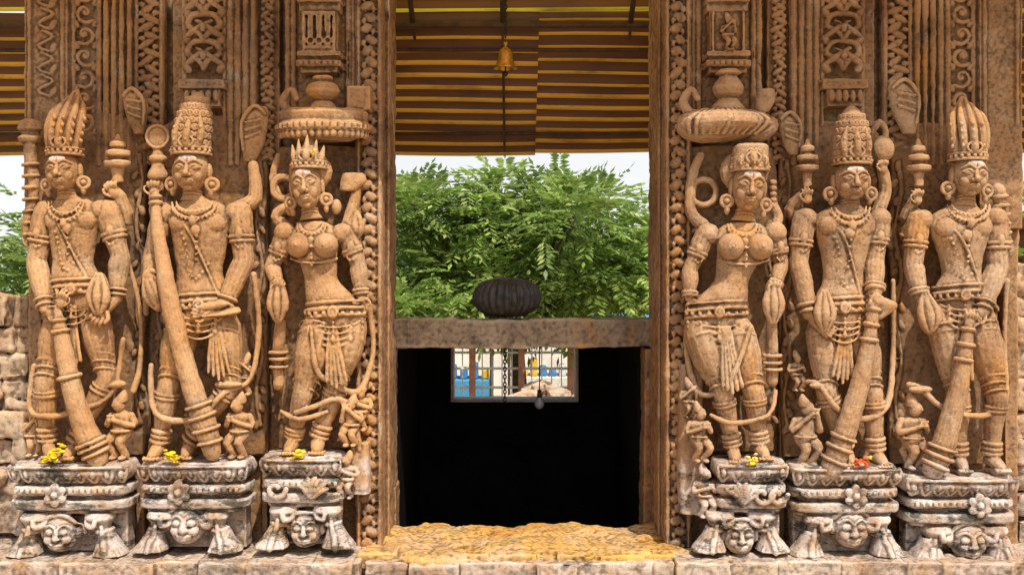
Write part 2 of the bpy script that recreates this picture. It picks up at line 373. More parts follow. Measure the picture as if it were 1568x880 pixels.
def bird_leaf(s,x,y,d,w,h,flip=1):
    s.loft([(x+flip*w*.1,y+h*.5,d,w*.2,7),(x,y+h*.15,d,w*.42,10),(x-flip*w*.05,y-h*.15,d,w*.5,11),(x-flip*w*.2,y-h*.38,d,w*.38,9),(x-flip*w*.4,y-h*.5,d,w*.12,5)])
    s.tube([(x-flip*w*.5,y-h*.35,d+8,2.5),(x-flip*w*.1,y-h*.5,d+9,3.5),(x+flip*w*.35,y-h*.2,d+8,3.5),(x+flip*w*.3,y+h*.3,d+6,2.5)],sm=4,seg=7)
    for k in range(3): s.tube([(x-flip*w*.3,y-h*.25+k*10,d+10,2),(x+flip*w*.2,y-h*.2+k*12,d+11,2)],seg=6)
def mini(s,x,y,h,d,f=1,pose=0):
    s.ell(x+f*.03*h,y-.86*h,d+4,.105*h,.12*h,.10*h); s.ell(x+f*.10*h,y-.85*h,d+8,.03*h,.03*h,.05*h)
    s.loft([(x,y-.9*h,d+3,.11*h,.1*h),(x-f*.03*h,y-1.0*h,d+3,.08*h,.08*h),(x-f*.05*h,y-1.1*h,d+2,.02*h,.02*h)],seg=12)
    s.loft([(x,y-.75*h,d,.07*h,.06*h),(x,y-.68*h,d,.19*h,.10*h),(x,y-.52*h,d,.14*h,.09*h),(x,y-.42*h,d,.17*h,.11*h),(x,y-.36*h,d,.14*h,.08*h)],seg=14)
    s.ring(x,y-.44*h,d,(0,1,0),.16*h,2)
    for q in(-1,1):
        s.tube([(x+q*.07*h,y-.40*h,d,.095*h),(x+q*.10*h+f*.1*h,y-.24*h,d+8,.075*h),(x+q*.08*h,y-.03*h,d,.05*h)],sm=3,seg=8)
        s.ell(x+q*.08*h+f*.04*h,y-.01*h,d+8,.06*h,.03*h,.12*h)
        e=(x+q*.22*h,y-.52*h,d+4,.05*h); w=(x+f*.12*h+q*.03*h,y-(.62 if pose==0 else .8)*h,d+12,.04*h)
        s.tube([(x+q*.16*h,y-.68*h,d,.06*h),e,w],sm=3,seg=8)
        for g in(-1,0,1): s.tube([(w[0],w[1],w[2],.022*h),(w[0]+g*.03*h+f*.02*h,w[1]-.08*h,w[2],.014*h)],seg=5)
def mask(s,x,y,r,d):
    s.ell(x,y,d,r,r*1.12,r*.85,seg=22,ring=14); s.ell(x,y+.55*r,d+.1*r,r*.80,r*.6,r*.75,seg=16)
    for q in(-1,1):
        s.ell(x+q*.4*r,y-.12*r,d+.78*r,.26*r,.17*r,.16*r)
        s.tube([(x+q*.1*r,y-.36*r,d+.84*r,1.6),(x+q*.42*r,y-.54*r,d+.74*r,2),(x+q*.8*r,y-.3*r,d+.5*r,1.6)],sm=3,seg=6)
        s.ell(x+q*1.0*r,y,d,.2*r,.42*r,.35*r); s.ell(x+q*.46*r,y+.32*r,d+.6*r,.34*r,.30*r,.30*r)
        s.tube([(x,y-1.05*r,d+.45*r,3.4),(x+q*.5*r,y-.98*r,d+.45*r,3.6),(x+q*.95*r,y-.6*r,d+.3*r,3.4),(x+q*1.25*r,y-.45*r,d+.1*r,3),(x+q*1.4*r,y+.1*r,d,3)],sm=3,seg=7)
    s.tube([(x,y-.25*r,d+.86*r,.11*r),(x,y+.22*r,d+1.0*r,.2*r)],seg=8); s.ell(x,y+.26*r,d+.94*r,.28*r,.12*r,.16*r)
    s.ell(x,y+.66*r,d+.72*r,.42*r,.25*r,.18*r)
    s.tube([(x-.36*r,y+.57*r,d+.80*r,1.6),(x,y+.62*r,d+.9*r,2.4),(x+.36*r,y+.57*r,d+.80*r,1.6)],sm=3,seg=6)
    s.tube([(x-.28*r,y+.74*r,d+.78*r,1.6),(x,y+.80*r,d+.86*r,2.4),(x+.28*r,y+.74*r,d+.78*r,1.6)],sm=3,seg=6)
def flower(s,x,y,d,r):
    for k in range(6):
        a=k*math.pi/3+.5; s.ell(x+math.cos(a)*r*.68,y+math.sin(a)*r*.68,d,r*.36,r*.36,6,seg=10,ring=6)
        s.ring(x+math.cos(a)*r*.68,y+math.sin(a)*r*.68,d+3,(0,0,1),r*.28,1.6,seg=10)
    s.ell(x,y,d+4,r*.3,r*.3,6,seg=10,ring=6)
def pedestal(x0,x1,yt,mk,fl,br,yb,d0=15,kind='flower',parent=None):
    s=S(d0); c=(x0+x1)/2; w=(x1-x0)/2
    def slab(a,b,ww,fd,e=5): s.loft([(c,a,-2,ww*.985,fd*.96),(c,a+2.5,-2,ww,fd),(c,b-2.5,-2,ww,fd),(c,b,-2,ww*.98,fd*.95)],sm=0,seg=40,e=e)
    s.loft([(c,yt-2,-2,w*.93,40),(c,yt+2,-2,w*.97,43),(c,yt+12,-2,w,46),(c,yt+20,-2,w*.96,40),(c,yt+28,-2,w*.84,30),(c,yt+34,-2,w*.78,25)],sm=3,seg=44,e=3.2)
    n=int(w*2/19)
    for i in range(n):
        px=x0+12+(x1-x0-24)*i/(n-1); dz=-9*abs((px-c)/w)**3
        s.tube([(px-9,yt+6,40+dz,2),(px-7,yt+18,38+dz,2.4),(px,yt+27,31+dz,2.6),(px+7,yt+18,38+dz,2.4),(px+9,yt+6,40+dz,2)],sm=3,seg=6)
        s.ell(px,yt+13,38+dz,4.5,8,7,seg=10,ring=7)
    s.tube([(x0+4,yt+3,28,2.5),(x0+14,yt+3,40,2.5),(c,yt+3,46,2.5),(x1-14,yt+3,40,2.5),(x1-4,yt+3,28,2.5)],sm=3,seg=8)
    slab(yt+33,yt+46,w*.96,41,4.5)
    for i in range(int(w*1.74/9)):
        s.box(x0+16+i*9.2,yt+39.5,38,4,6,5)
    slab(yt+46,yt+55,w*.82,28)
    slab(yt+54,yt+68,w*.98,43,4.5); slab(yt+68,yt+76,w*.86,31)
    s.bx(c-w*.86,c+w*.86,yt+72,yb,-30,2)
    if kind=='flower': flower(s,fl[0],fl[1],42,18)
    else:
        g=kind=='coilL'
        for k in(0,1):
            xx=(c-w*.55 if g else c+w*.62)-(0 if g else k*22); yy=yt+46
            s.tube([(xx+ (16-1.9*i*.8)*math.cos(i*.7),yy+(16-1.9*i*.8)*math.sin(i*.7)*.95,46-.3*i,4.2) for i in range(0,9)],sm=3,seg=7)
        for k in range(7):
            a=-2.6+k*.38; xx=c+(w*.3 if g else -w*.3)
            s.tube([(xx,yt+60,44,4),(xx+13*math.cos(a),yt+54+18*math.sin(a),47,5),(xx+25*math.cos(a)+3*(k%2),yt+54+26*math.sin(a),43,2)],sm=3,seg=7)
    mask(s,mk[0],mk[1]-2,mk[2]*1.18,22)
    for bx,q in((br[0],-1),(br[1],1)):
        s.loft([(bx-q*8,yt+74,20,20,16),(bx-q*8,yt+82,22,22,20),(bx-q*6,yt+90,22,14,15),(bx-q*2,yt+99,22,9,12),(bx+q*1,yt+104,22,12,14),(bx+q*2,yb-34,22,11,14),(bx+q*5,yb-20,22,16,18),(bx+q*8,yb-8,24,23,24),(bx+q*9,yb-1,24,26,27)],sm=3,seg=22,e=2.6)
        s.tube([(bx-q*26,yt+78,30,3.5),(bx-q*24,yt+90,36,4.5),(bx-q*13,yt+93,42,4.5),(bx-q*10,yt+84,42,3.5)],sm=3,seg=8)
        s.tube([(bx-q*2,yt+94,36,3),(bx+q*1,yt+112,38,4),(bx+q*4,yb-18,42,4),(bx+q*7,yb-3,50,4.5)],sm=3,seg=8)
        s.ring(bx-q*1,yt+101,22,(.15*q,1,0),12,3,14)
        for z in(-1,1): s.tube([(bx+q*3+z*5,yt+112,34,2),(bx+q*6+z*10,yb-16,38,2.4),(bx+q*8+z*19,yb-3,44,3)],sm=3,seg=6)
    return s.obj('pedestal',M_P,1.5,parent,disp=.009,dscale=.05,smooth=1,disp2=.014)
def stele(s,x0,x1,y0,y1,top=30):
    b=s.bk
    c=(x0+x1)/2; w=(x1-x0)/2
    n=7; r=random.Random(int(x0))
    sec=[(c,y0,-54,w*.45,12),(c,y0+top*.4,-54,w*.8,13),(c,y0+top,-54,w*.95,13)]
    for i in range(1,n+1): sec.append((c+r.uniform(-3,3),y0+top+(y1-y0-top)*i/n,-54+r.uniform(-2,2),w*r.uniform(.93,1.0),13))
    b.loft(sec,sm=3,seg=30,e=5)
    for i in range(30):
        b.ell(r.uniform(x0+8,x1-8),r.uniform(y0+40,y1-10),-44,r.uniform(6,14),r.uniform(10,30),r.uniform(2.5,5),rot=r.uniform(-20,20),seg=10,ring=6)
    for q in(-1,1): # winding stems in low relief along the slab edges
        b.tube([(c+q*(w-11)+5*math.sin(k*1.3),y0+70+k*28,-40,2.6) for k in range(int((y1-y0-80)/28))],sm=4,seg=6)
        for k in range(int((y1-y0-80)/28)): b.ell(c+q*(w-11)-7*math.sin(k*1.3),y0+70+k*28,-40,4.5,8,4,rot=30*math.sin(k*1.3),seg=8,ring=6)
M_TV=simple('saffron_powder',(.62,.20,.09),.9,0,.3,60)
M_TW=simple('lime_smear',(.64,.58,.56),.9,0,.3,70,c2=(.47,.32,.21))
def statue(name,mat,hd,tl,fn,pedargs):
    e=empty(name); s=S(15); h=S(15); s.bk=S(15)
    head(s,h,*hd,d=20,tilt=tl)
    fn(s,h)
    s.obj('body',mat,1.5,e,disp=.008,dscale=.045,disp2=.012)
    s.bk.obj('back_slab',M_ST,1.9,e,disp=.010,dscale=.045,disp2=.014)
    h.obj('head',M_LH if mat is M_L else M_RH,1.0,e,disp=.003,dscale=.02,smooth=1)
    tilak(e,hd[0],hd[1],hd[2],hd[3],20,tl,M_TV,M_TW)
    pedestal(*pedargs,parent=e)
    return e
# --- statue 1
def f1(s,h):
    crown(h,'cone',101,238,25,138,lean=18)
    stele(s,28,205,165,705)
    torso(s,103,300,(68,318),(150,318),(109,342),(108,402,27),(116,440,40),50)
    necklace(s,104,308,22,18,8,20); 
    arm(s,(66,322,4,18),(52,400,6,15),(78,472,34,10)); hand(s,80,472,38,40,28,.8)
    hand(s,104,470,42,-80,30,.6,side=-1)
    arm(s,(160,322,2,18),(180,392,4,15),(178,455,16,11)); s.tube([(178,455,16,10),(165,474,30,9)],seg=10)
    hand(s,168,470,34,125,34,.3)
    lotus(s,160,450,34,20,34)
    s.tube([(66,315,-8,13),(48,345,-14,12),(40,368,-8,9)],sm=3,seg=10)
    s.tube([(38,370,-4,9),(34,340,-2,9),(44,290,-4,8),(38,240,-4,9),(40,215,-2,11)],sm=4,seg=10)
    lathe(s,38,205,-4,[(-26,6),(-22,16),(-10,20),(-6,14),(0,14),(3,20),(10,18),(14,10),(34,9)],.8)
    for k in range(7): s.ring(39,250+k*18,-3,(.1,1,0),11,2.5)
    hand(s,42,378,0,-95,24,.7)
    s.tube([(158,318,-8,13),(182,335,-14,12),(176,300,-6,10),(168,292,0,9)],sm=3,seg=10)
    stupa(s,174,255,21,-2); hand(s,172,300,4,-110,28,.7)
    bird_leaf(s,196,165,-24,38,70,1)
    sash(s,114,470,560,26,22,0)
    leg(s,(92,478,4),(68,588,10),(66,678,0),rt=25,toe=14); leg(s,(138,478,2),(160,580,4),(108,680,-2),rt=24,toe=0)
    mace(s,[(98,470,38,7),(104,510,40,12),(118,580,40,16),(134,640,38,18),(148,676,36,21),(158,700,34,16)],(.12,.2,.4,.8,.86,.93))
    s.tube([(50,560,10,4.5),(42,625,8,4.5),(75,636,22,4.5),(120,628,18,4.5),(170,600,10,4.5),(185,520,6,4.5)],sm=4,seg=8)
    s.tube([(190,400,0,4),(205,470,-10,4),(205,560,-12,4),(196,600,-6,5)],sm=4,seg=8)
    s.ell(172,588,10,20,7,9); mini(s,182,702,96,4,-1,0); mini(s,40,700,70,-8,1,1)
statue('carved_deity_statue',M_L,(101,262,24,31),-4,f1,(18,204,708,(98,814,22),(96,752),(52,165),846))
# --- statue 2
def f2(s,h):
    crown(h,'dome',294,237,28,142,lean=10)
    stele(s,216,395,168,705)
    torso(s,298,300,(248,322),(358,322),(304,345),(303,415,31),(309,462,42),56)
    necklace(s,300,308,28,16,8,20,n=2)
    arm(s,(365,325,2,18),(370,398,4,16),(346,470,24,11)); s.tube([(348,468,24,10),(322,482,36,9)],seg=10); hand(s,326,480,38,190,30,.5)
    s.loft([(300,480,30,4,4),(322,484,36,18,10),(350,478,32,22,12),(362,470,26,6,6)],seg=14)
    s.ell(330,468,36,26,7,9,rot=-8)
    arm(s,(246,325,0,16),(228,390,0,14),(230,425,14,10),orn=False); hand(s,226,415,22,60,36,.2)
    lotus(s,236,448,22,14,30,-20)
    s.tube([(250,318,-10,13),(232,330,-14,12),(232,290,-2,10)],sm=3,seg=10); hand(s,234,300,6,-95,30,.7)
    h.ell(238,208,2,19,19,6,seg=24,ring=10); h.ring(238,208,6,(0,0,1),17,2.5)
    lathe(s,237,235,0,[(-12,7),(0,9),(3,14),(8,14),(12,9),(20,10),(30,16),(36,16),(40,10),(56,9)],.8)
    mace(s,[(238,300,14,8),(243,345,22,9),(254,400,28,12),(266,460,34,15),(286,540,36,16),(304,600,36,17),(320,650,34,20),(330,690,32,15)],(.02,.06,.78,.83,.88,.95))
    bird_leaf(s,378,200,-22,44,86,-1); s.tube([(360,318,-8,13),(384,300,-14,11),(380,250,-16,8)],sm=3,seg=10)
    s.tube([(215,480,-10,5),(212,400,-14,5)],seg=8)
    leg(s,(278,500,4),(256,592,8),(240,680,0),rt=26,toe=-2); leg(s,(340,500,2),(350,590,2),(284,680,-4),rt=25,toe=2)
    sash(s,334,500,580,26,26,4)
    s.tube([(385,420,0,4.5),(392,500,-6,4.5),(380,580,0,4.5),(345,600,18,4.5),(300,640,20,4.5),(240,632,20,4.5),(228,560,6,4.5)],sm=4,seg=8)
    s.ell(350,588,16,22,6,9)
    mini(s,366,700,92,10,-1); mini(s,372,606,60,-10,-1,1)
statue('carved_deity_statue',M_L,(294,262,26,32),1,f2,(214,386,706,(290,800,23),(282,748),(243,340),840))
# --- statue 3 female w canopy
def f3(s,h):
    crown(h,'star',474,258,25,208)
    stele(s,408,566,215,695,8)
    s.loft([(492,166,-5,66,34),(492,172,-3,70,40),(492,184,-3,68,38),(492,188,-3,72,43),(492,200,-3,72,43),(492,206,-3,62,34),(492,214,-3,40,20)],sm=0,seg=40)
    for k in range(-9,10):
        a=k*.165; s.box(492+math.sin(a)*72,194,-3+math.cos(a)*43,7,8,5); s.ell(492+math.sin(a)*66,205,-3+math.cos(a)*37,5,7,5)
    lathe(s,492,150,0,[(-36,15),(-32,17),(-28,11),(-22,22),(-12,27),(-4,22),(2,12),(6,16),(12,20),(16,22)],.9)
    s.tube([(462,168,-6,7),(438,168,-8,8),(428,150,-8,7),(442,134,-6,6),(450,148,-4,5)],sm=4,seg=10)
    s.bx(530,565,130,166,-30,4)
    torso(s,478,338,(434,352),(522,354),(480,370),(490,428,25),(513,474,45),47,True)
    necklace(s,478,340,18,16,8,16)
    arm(s,(434,356,2,14),(414,408,2,12),(428,440,22,8)); hand(s,428,452,26,-80,26,.6)
    lotus(s,428,460,22,17,38)
    s.tube([(428,495,8,8),(424,540,4,9),(424,590,0,10)],sm=3,seg=10)
    for y in(540,550,562): s.ring(424,y,3,(0,1,0),13,3)
    arm(s,(528,358,2,14),(546,405,0,13),(552,452,4,9)); hand(s,553,454,10,85,28,.4)
    lotus(s,542,345,-6,13,24); s.tube([(543,360,-8,5),(552,400,-10,5),(555,480,-10,5)],seg=8)
    s.ring(430,285,-8,(0,0,1),17,6); s.tube([(430,318,-8,9),(418,330,-10,10),(432,345,-6,10)],sm=3,seg=8); s.tube([(422,300,-10,6),(412,270,-12,6),(420,235,-14,5)],sm=3,seg=8)
    s.loft([(536,262,-12,16,8),(538,275,-8,20,10),(530,290,-6,14,9)]); s.tube([(545,280,-10,6),(538,310,-10,9),(528,345,-6,10)],sm=3,seg=8)
    h.ell(474,262,6,34,30,16); h.ell(443,318,8,8,12,8); h.ell(514,316,8,8,12,8)
    leg(s,(486,508,6),(462,606,12),(446,672,0),rt=28,rc=14,toe=-2,folds=False); leg(s,(534,504,2),(514,590,2),(484,672,-4),rt=28,toe=2)
    for k in range(8): s.ring(484-2.6*k,504+k*14,7,(-.2,1,.6),28-1.0*k,1.5)
    sash(s,512,505,592,30,24,6)
    s.tube([(455,630,24,4),(480,622,26,4),(520,610,18,5),(540,640,6,5),(548,690,0,4)],sm=4,seg=8)
    s.tube([(562,470,-6,5),(568,540,-12,5),(547,600,4,5),(502,580,26,4.5),(487,560,34,4),(480,500,38,3)],sm=4,seg=8)
    s.tube([(430,630,10,3.5),(460,640,26,3.5),(500,630,16,3.5)],sm=4,seg=8)
    mini(s,538,682,72,8,-1,1); mini(s,552,660,66,-4,-1,0)
    mini(s,534,760,66,20,-1,0); s.loft([(548,680,-20,14,20),(548,760,-20,16,24)],e=4)
statue('carved_goddess_statue',M_L,(474,285,23,36),-6,f3,(400,528,697,(470,808,21),(470,745),(428,512),834,15,'coilL'))
# --- statue 4 female
def f4(s,h):
    crown(h,'block',1147,262,27,222,lean=2)
    stele(s,1045,1206,215,700,10)
    s.loft([(1118,168,-5,52,24),(1112,176,0,70,42),(1112,190,4,74,46),(1105,202,2,66,38),(1095,212,0,40,26),(1085,216,-5,12,10)],sm=2,seg=30)
    s.ell(1060,196,10,20,13,16,rot=20); s.ell(1170,196,6,26,18,18,rot=-30)
    for k in range(-5,6): s.tube([(1112+k*7,170,24-abs(k),3),(1112+k*12,186,48-abs(k)*2.5,4),(1104+k*10,206,36-abs(k)*2,3)],sm=3,seg=7)
    lathe(s,1118,148,0,[(-44,14),(-38,20),(-34,12),(-26,18),(-16,24),(-6,21),(0,12),(6,18),(12,24),(18,26)],.9)
    s.tube([(1085,168,-6,7),(1062,172,-8,8),(1050,152,-8,7),(1062,134,-6,6),(1072,148,-4,5)],sm=4,seg=10)
    s.loft([(1180,132,-12,12,8),(1178,150,-10,15,10),(1172,168,-8,10,8)])
    torso(s,1140,340,(1086,354),(1190,352),(1139,372),(1122,430,27),(1098,474,46),51,True)
    necklace(s,1138,342,20,16,8,16)
    arm(s,(1082,358,2,15),(1060,412,0,13),(1058,455,6,9)); hand(s,1058,458,10,80,26,.4)
    s.tube([(1082,345,-8,10),(1062,320,-14,9),(1066,265,-14,8),(1078,235,-14,7)],sm=4,seg=8); s.ring(1082,292,-12,(0,0,1),20,5)
    arm(s,(1192,358,0,14),(1200,405,0,12),(1186,440,18,8)); hand(s,1184,452,24,-85,26,.6); lotus(s,1182,462,20,17,38)
    s.tube([(1184,495,8,8),(1186,540,2,9),(1186,585,0,9)],sm=3,seg=8)
    for y in(545,556,566): s.ring(1186,y,2,(0,1,0),13,3)
    h.ell(1142,262,4,38,34,14); s.tube([(1186,310,-6,8),(1196,330,-6,8),(1190,350,-2,10)],sm=3,seg=8)
    for k in range(5): h.ell(1188,278+k*9,-2,6,5,6)
    leg(s,(1078,508,4),(1108,605,8),(1126,685,-2),rt=29,toe=-2); leg(s,(1130,508,6),(1156,602,10),(1166,680,0),rt=27,toe=2)
    sash(s,1108,500,600,32,24,10)
    s.tube([(1146,500,32,4),(1120,570,34,4.5),(1100,600,16,5),(1070,600,4,5),(1055,540,-6,4),(1056,470,-4,4)],sm=4,seg=8)
    s.tube([(1090,636,12,4),(1120,646,26,4),(1175,634,22,4),(1190,600,4,4)],sm=4,seg=8)
    mini(s,1070,705,84,12,1,0); mini(s,1056,640,56,0,1,1); mini(s,1078,790,74,14,1,0)
    s.loft([(1064,560,-22,18,16),(1062,700,-22,20,20),(1066,790,-20,22,24)],e=4)
statue('carved_goddess_statue',M_R,(1141,288,25,36),6,f4,(1092,1204,706,(1130,818,21),(1130,745),(1092,1172),840,15,'coilR'))
# --- statue 5
def f5(s,h):
    crown(h,'dome',1303,252,27,163)
    stele(s,1208,1374,176,708)
    torso(s,1302,310,(1238,330),(1352,330),(1296,350),(1294,428,27),(1288,468,40),56)
    necklace(s,1300,316,24,16,8,20)
    arm(s,(1234,334,2,17),(1226,402,4,15),(1238,480,20,11)); s.tube([(1238,480,20,10),(1262,508,32,9)],seg=10); hand(s,1250,500,36,20,28,.6)
    lotus(s,1256,476,34,17,34)
    arm(s,(1352,334,0,17),(1344,398,4,15),(1336,446,26,11)); hand(s,1336,450,38,110,28,.5)
    s.loft([(1330,452,34,5,6),(1345,462,36,20,10),(1348,475,34,16,9),(1336,488,34,6,6)],seg=14)
    s.tube([(1236,328,-8,12),(1218,318,-12,11),(1236,296,0,9)],sm=3,seg=8); stupa(s,1241,262,19,-2); hand(s,1240,310,6,-95,28,.7)
    bird_leaf(s,1222,200,-24,36,66,1)
    s.tube([(1352,325,-8,12),(1366,290,-14,10),(1358,256,-6,8)],sm=3,seg=8); hand(s,1358,262,0,-95,24,.7)
    h.ell(1358,225,0,17,20,10,rot=-15); s.tube([(1340,200,0,5),(1352,185,0,6),(1362,200,0,5),(1356,225,0,8)],sm=3,seg=8)
    leg(s,(1262,508,4),(1268,600,6),(1300,690,-4),rt=25,toe=0); leg(s,(1318,508,2),(1338,606,6),(1346,692,0),rt=26,toe=2)
    mace(s,[(1334,460,36,7),(1326,500,38,10),(1316,560,38,15),(1300,620,38,17),(1284,670,36,18),(1268,712,34,19)],(.1,.2,.28,.8,.87,.95))
    sash(s,1290,500,585,28,24,-4)
    s.tube([(1375,430,-6,4.5),(1376,540,-8,4.5),(1360,620,10,4.5),(1320,640,22,4.5),(1280,625,22,4.5),(1256,590,18,5),(1240,585,4,5)],sm=4,seg=8)
    s.ell(1256,590,14,18,6,9)
    mini(s,1234,712,100,10,1,1); mini(s,1226,600,58,-10,1,0)
statue('carved_deity_statue',M_R,(1302,278,26,30),0,f5,(1206,1376,712,(1299,806,23),(1302,754),(1240,1346),846))
# --- statue 6
def f6(s,h):
    crown(h,'cone',1480,246,26,148,lean=-8)
    stele(s,1384,1556,178,720)
    torso(s,1480,310,(1416,332),(1530,330),(1474,352),(1476,418,26),(1470,448,38),56)
    necklace(s,1480,312,26,16,8,20)
    arm(s,(1410,336,2,17),(1402,404,4,15),(1408,452,18,11)); hand(s,1410,458,28,80,28,.5); lotus(s,1416,478,24,20,34,-8)
    arm(s,(1532,336,0,17),(1532,408,4,16),(1498,476,30,11)); hand(s,1500,476,36,160,30,.6); hand(s,1472,500,42,-80,30,.5,side=-1)
    s.tube([(1412,328,-8,12),(1396,330,-12,11),(1410,300,0,9)],sm=3,seg=8); stupa(s,1413,262,19,-2); hand(s,1410,312,6,-95,28,.7)
    bird_leaf(s,1402,158,-24,48,84,1)
    s.tube([(1532,325,-8,12),(1548,340,-12,11),(1544,372,-4,9)],sm=3,seg=8)
    s.tube([(1536,290,-2,11),(1540,320,-2,8),(1545,350,-2,9),(1548,385,0,11)],sm=3,seg=10)
    for y in range(300,385,14): s.ring(1538+(y-300)*.11,y,-2,(.1,1,0),11,2.5)
    hand(s,1546,392,2,-100,24,.7)
    leg(s,(1446,488,4),(1474,612,0),(1476,700,-6),rt=25,toe=-2); leg(s,(1502,488,4),(1528,612,10),(1524,698,0),rt=27,toe=2)
    mace(s,[(1474,490,40,7),(1468,530,40,11),(1458,590,40,15),(1446,640,38,18),(1434,685,36,20),(1422,715,34,18)],(.1,.2,.28,.8,.87,.95))
    sash(s,1470,480,590,28,24,-2)
    s.tube([(1550,430,-4,4.5),(1548,540,-8,4.5),(1540,620,10,4.5),(1490,636,20,4.5),(1440,622,20,4.5),(1412,596,14,5),(1396,590,4,5)],sm=4,seg=8)
    s.ell(1410,596,14,18,6,9); mini(s,1402,718,106,2,1,0)
statue('carved_deity_statue',M_R,(1480,270,25,32),4,f6,(1380,1552,728,(1478,826,23),(1488,768),(1422,1524),852))

# ------------------------------------------------------------ carved jambs
def scroll(s,x,y0,y1,w,d):
    p=w*.92; n=int((y1-y0)/p)+1
    for i in range(n):
        cy=y0+i*p; q=1 if i%2 else -1
        s.tube([(x+q*(w*.44-t*w*.042)*math.cos(t*.75+.8),cy+(w*.44-t*w*.042)*math.sin(t*.75+.8),d+t*.5,w*.085) for t in range(10)],sm=3,seg=7)
        s.ell(x,cy,d+3,w*.12,w*.12,5,seg=8,ring=6)
        for k in(-1,1):
            s.ell(x+k*w*.4,cy+p*.48,d-1,w*.12,w*.2,5,rot=k*35,seg=8,ring=6)
def lattice(s,x,y0,y1,w,d):
    p=w*.70; n=int((y1-y0)/p)+1
    for i in range(n):
        cy=y0+i*p
        for q in(-1,1):
            s.tube([(x,cy-p*.5,d+2,4.2),(x+q*w*.30,cy-p*.42,d+3,4.6),(x+q*w*.40,cy-p*.05,d+1,4.6),(x+q*w*.12,cy+p*.22,d+5,4.2),(x,cy+p*.5,d+2,4.2)],sm=3,seg=8)
            s.tube([(x+q*w*.42,cy+p*.3,d+2,4),(x+q*w*.22,cy+p*.12,d+6,4.6),(x+q*w*.05,cy-p*.12,d+3,3.5),(x+q*w*.2,cy-p*.25,d,2.5)],sm=3,seg=8)
            s.ell(x+q*w*.42,cy+p*.48,d,w*.1,w*.16,6,rot=q*30,seg=8,ring=6)
        s.ell(x,cy+p*.02,d+5,w*.09,w*.13,6,seg=8,ring=6)
def dentils(s,x,y0,y1,w,d,p=12):
    i=0; y=y0
    while y<y1:
        q=1 if i%2 else -1; j=random.uniform(.85,1.12)
        s.ell(x+q*w*.12+random.uniform(-1,1),y,d,w*.42*j,p*.42,6*j,rot=q*28+random.uniform(-12,12),seg=10,ring=6); s.ell(x-q*w*.3,y+p*.3,d+1,w*.15,p*.3,5*j,seg=8,ring=5)
        y+=p; i+=1
def ridge(s,x,y0,y1,r,d): s.tube([(x,y0,d,r),(x,y1,d,r)],seg=8)
def jamb(name,mir=False):
    s=S(-36); e=empty(name)
    X=(lambda v:v) if not mir else (lambda v: 1568+35-v)
    def bx(a,b,y0,y1,d0,d1): s.bx(X(a),X(b),y0,y1,d0,d1)
    T=-90; L=250
    bx(40,592 if not mir else 590,T,850,-86,-72)
    bx(40,105,T,L+100,-86,-30); bx(40,60,L+100,850,-86,-44)
    bx(105,152,T,L,-86,-50); bx(152,204,T,L,-86,-46); bx(204,246,T,L,-86,-54)
    bx(258,345,T,L-60,-86,-56); bx(345,392,T,L,-86,-42); bx(392,424,T,L,-86,-54)
    bx(436,545,T,L-60,-86,-42); bx(545,586,T,850,-86,-30)
    bx(200,214,L,850,-86,-56); bx(396,404,L,850,-86,-58)
    for v in(110,149,160,172,184,196): ridge(s,X(v),T,L,4,-42)
    scroll(s,X(129),T+10,215,36,-42)
    if not mir:
        for i in range(7):
            s.tube([(X(66),-88+i*34,-29,2),(X(84),-78+i*34,-28,3),(X(62),-64+i*34,-28,3),(X(78),-56+i*34,-29,2)],sm=4,seg=6); s.ell(X(84),-62+i*34,-29,5,8,3,rot=25,seg=8,ring=6)
    for v in(48,98): ridge(s,X(v),T,L-60,3,-29)
    dentils(s,X(225),T,230,34,-45,13); ridge(s,X(206),T,L,3.2,-46); ridge(s,X(244),T,L,3.2,-46)
    lattice(s,X(312),T+6,125,60,-38)
    for v in(281,343): ridge(s,X(v),T,L-60,4,-42)
    for v in(352,363,375,387): ridge(s,X(v),T,L,4.6,-39)
    dentils(s,X(408),T,L,24,-45,11)
    for v in(440,449,533,542): ridge(s,X(v),T,L-60,4,-39)
    dentils(s,X(566),T,840,24,-27,17)
    for v in(550,582): ridge(s,X(v),T,840,2.8,-28)
    s.bx(X(278),X(347),124,138,-50,-20); s.bx(X(286),X(339),138,165,-50,-24)
    for k in range(5): s.ell(X(290+k*11),150,-22,4.5,9,5)
    cx=X(493)
    for a,b,w,d in((T,-10,30,-12),(-10,0,34,-6),(0,10,33,-6),(10,22,31,-14),(22,84,27,-16),(84,92,33,-6),(92,98,29,-12),(98,108,34,-4),(108,116,28,-12)):
        s.bx(cx-w,cx+w,a,b,-44,d)
    if not mir:
        for k in(-1,0,1):
            s.bx(cx+k*13-4,cx+k*13+4,30,62,-18,-8); s.ring(cx+k*13,68,-10,(0,0,1),5,2)
        s.bx(cx-23,cx+23,24,29,-16,-8); s.bx(cx-23,cx+23,76,81,-16,-8)
    else: mini(s,cx,82,52,-14,1,1)
    for q in(-1,1):
        s.bx(cx+q*23-2,cx+q*23+2,24,84,-16,-7)
    for k in range(-3,4): s.ell(cx+k*9,4,-6,3.6,4,4,seg=8,ring=5); s.ell(cx+k*9,103,-4,3.6,4,4,seg=8,ring=5)
    s.obj('carved_bands',M_J,1.6,e,disp=.010,dscale=.04,disp2=.016)
    c=S(-36)
    c.bx(X(42),X(588),-90,860,-84,-215)
    c.obj('jamb_core',M_J,4,e,disp=.02,dscale=.06,disp2=.02)
    return e
jamb('carved_door_jamb'); jamb('carved_door_jamb',True)
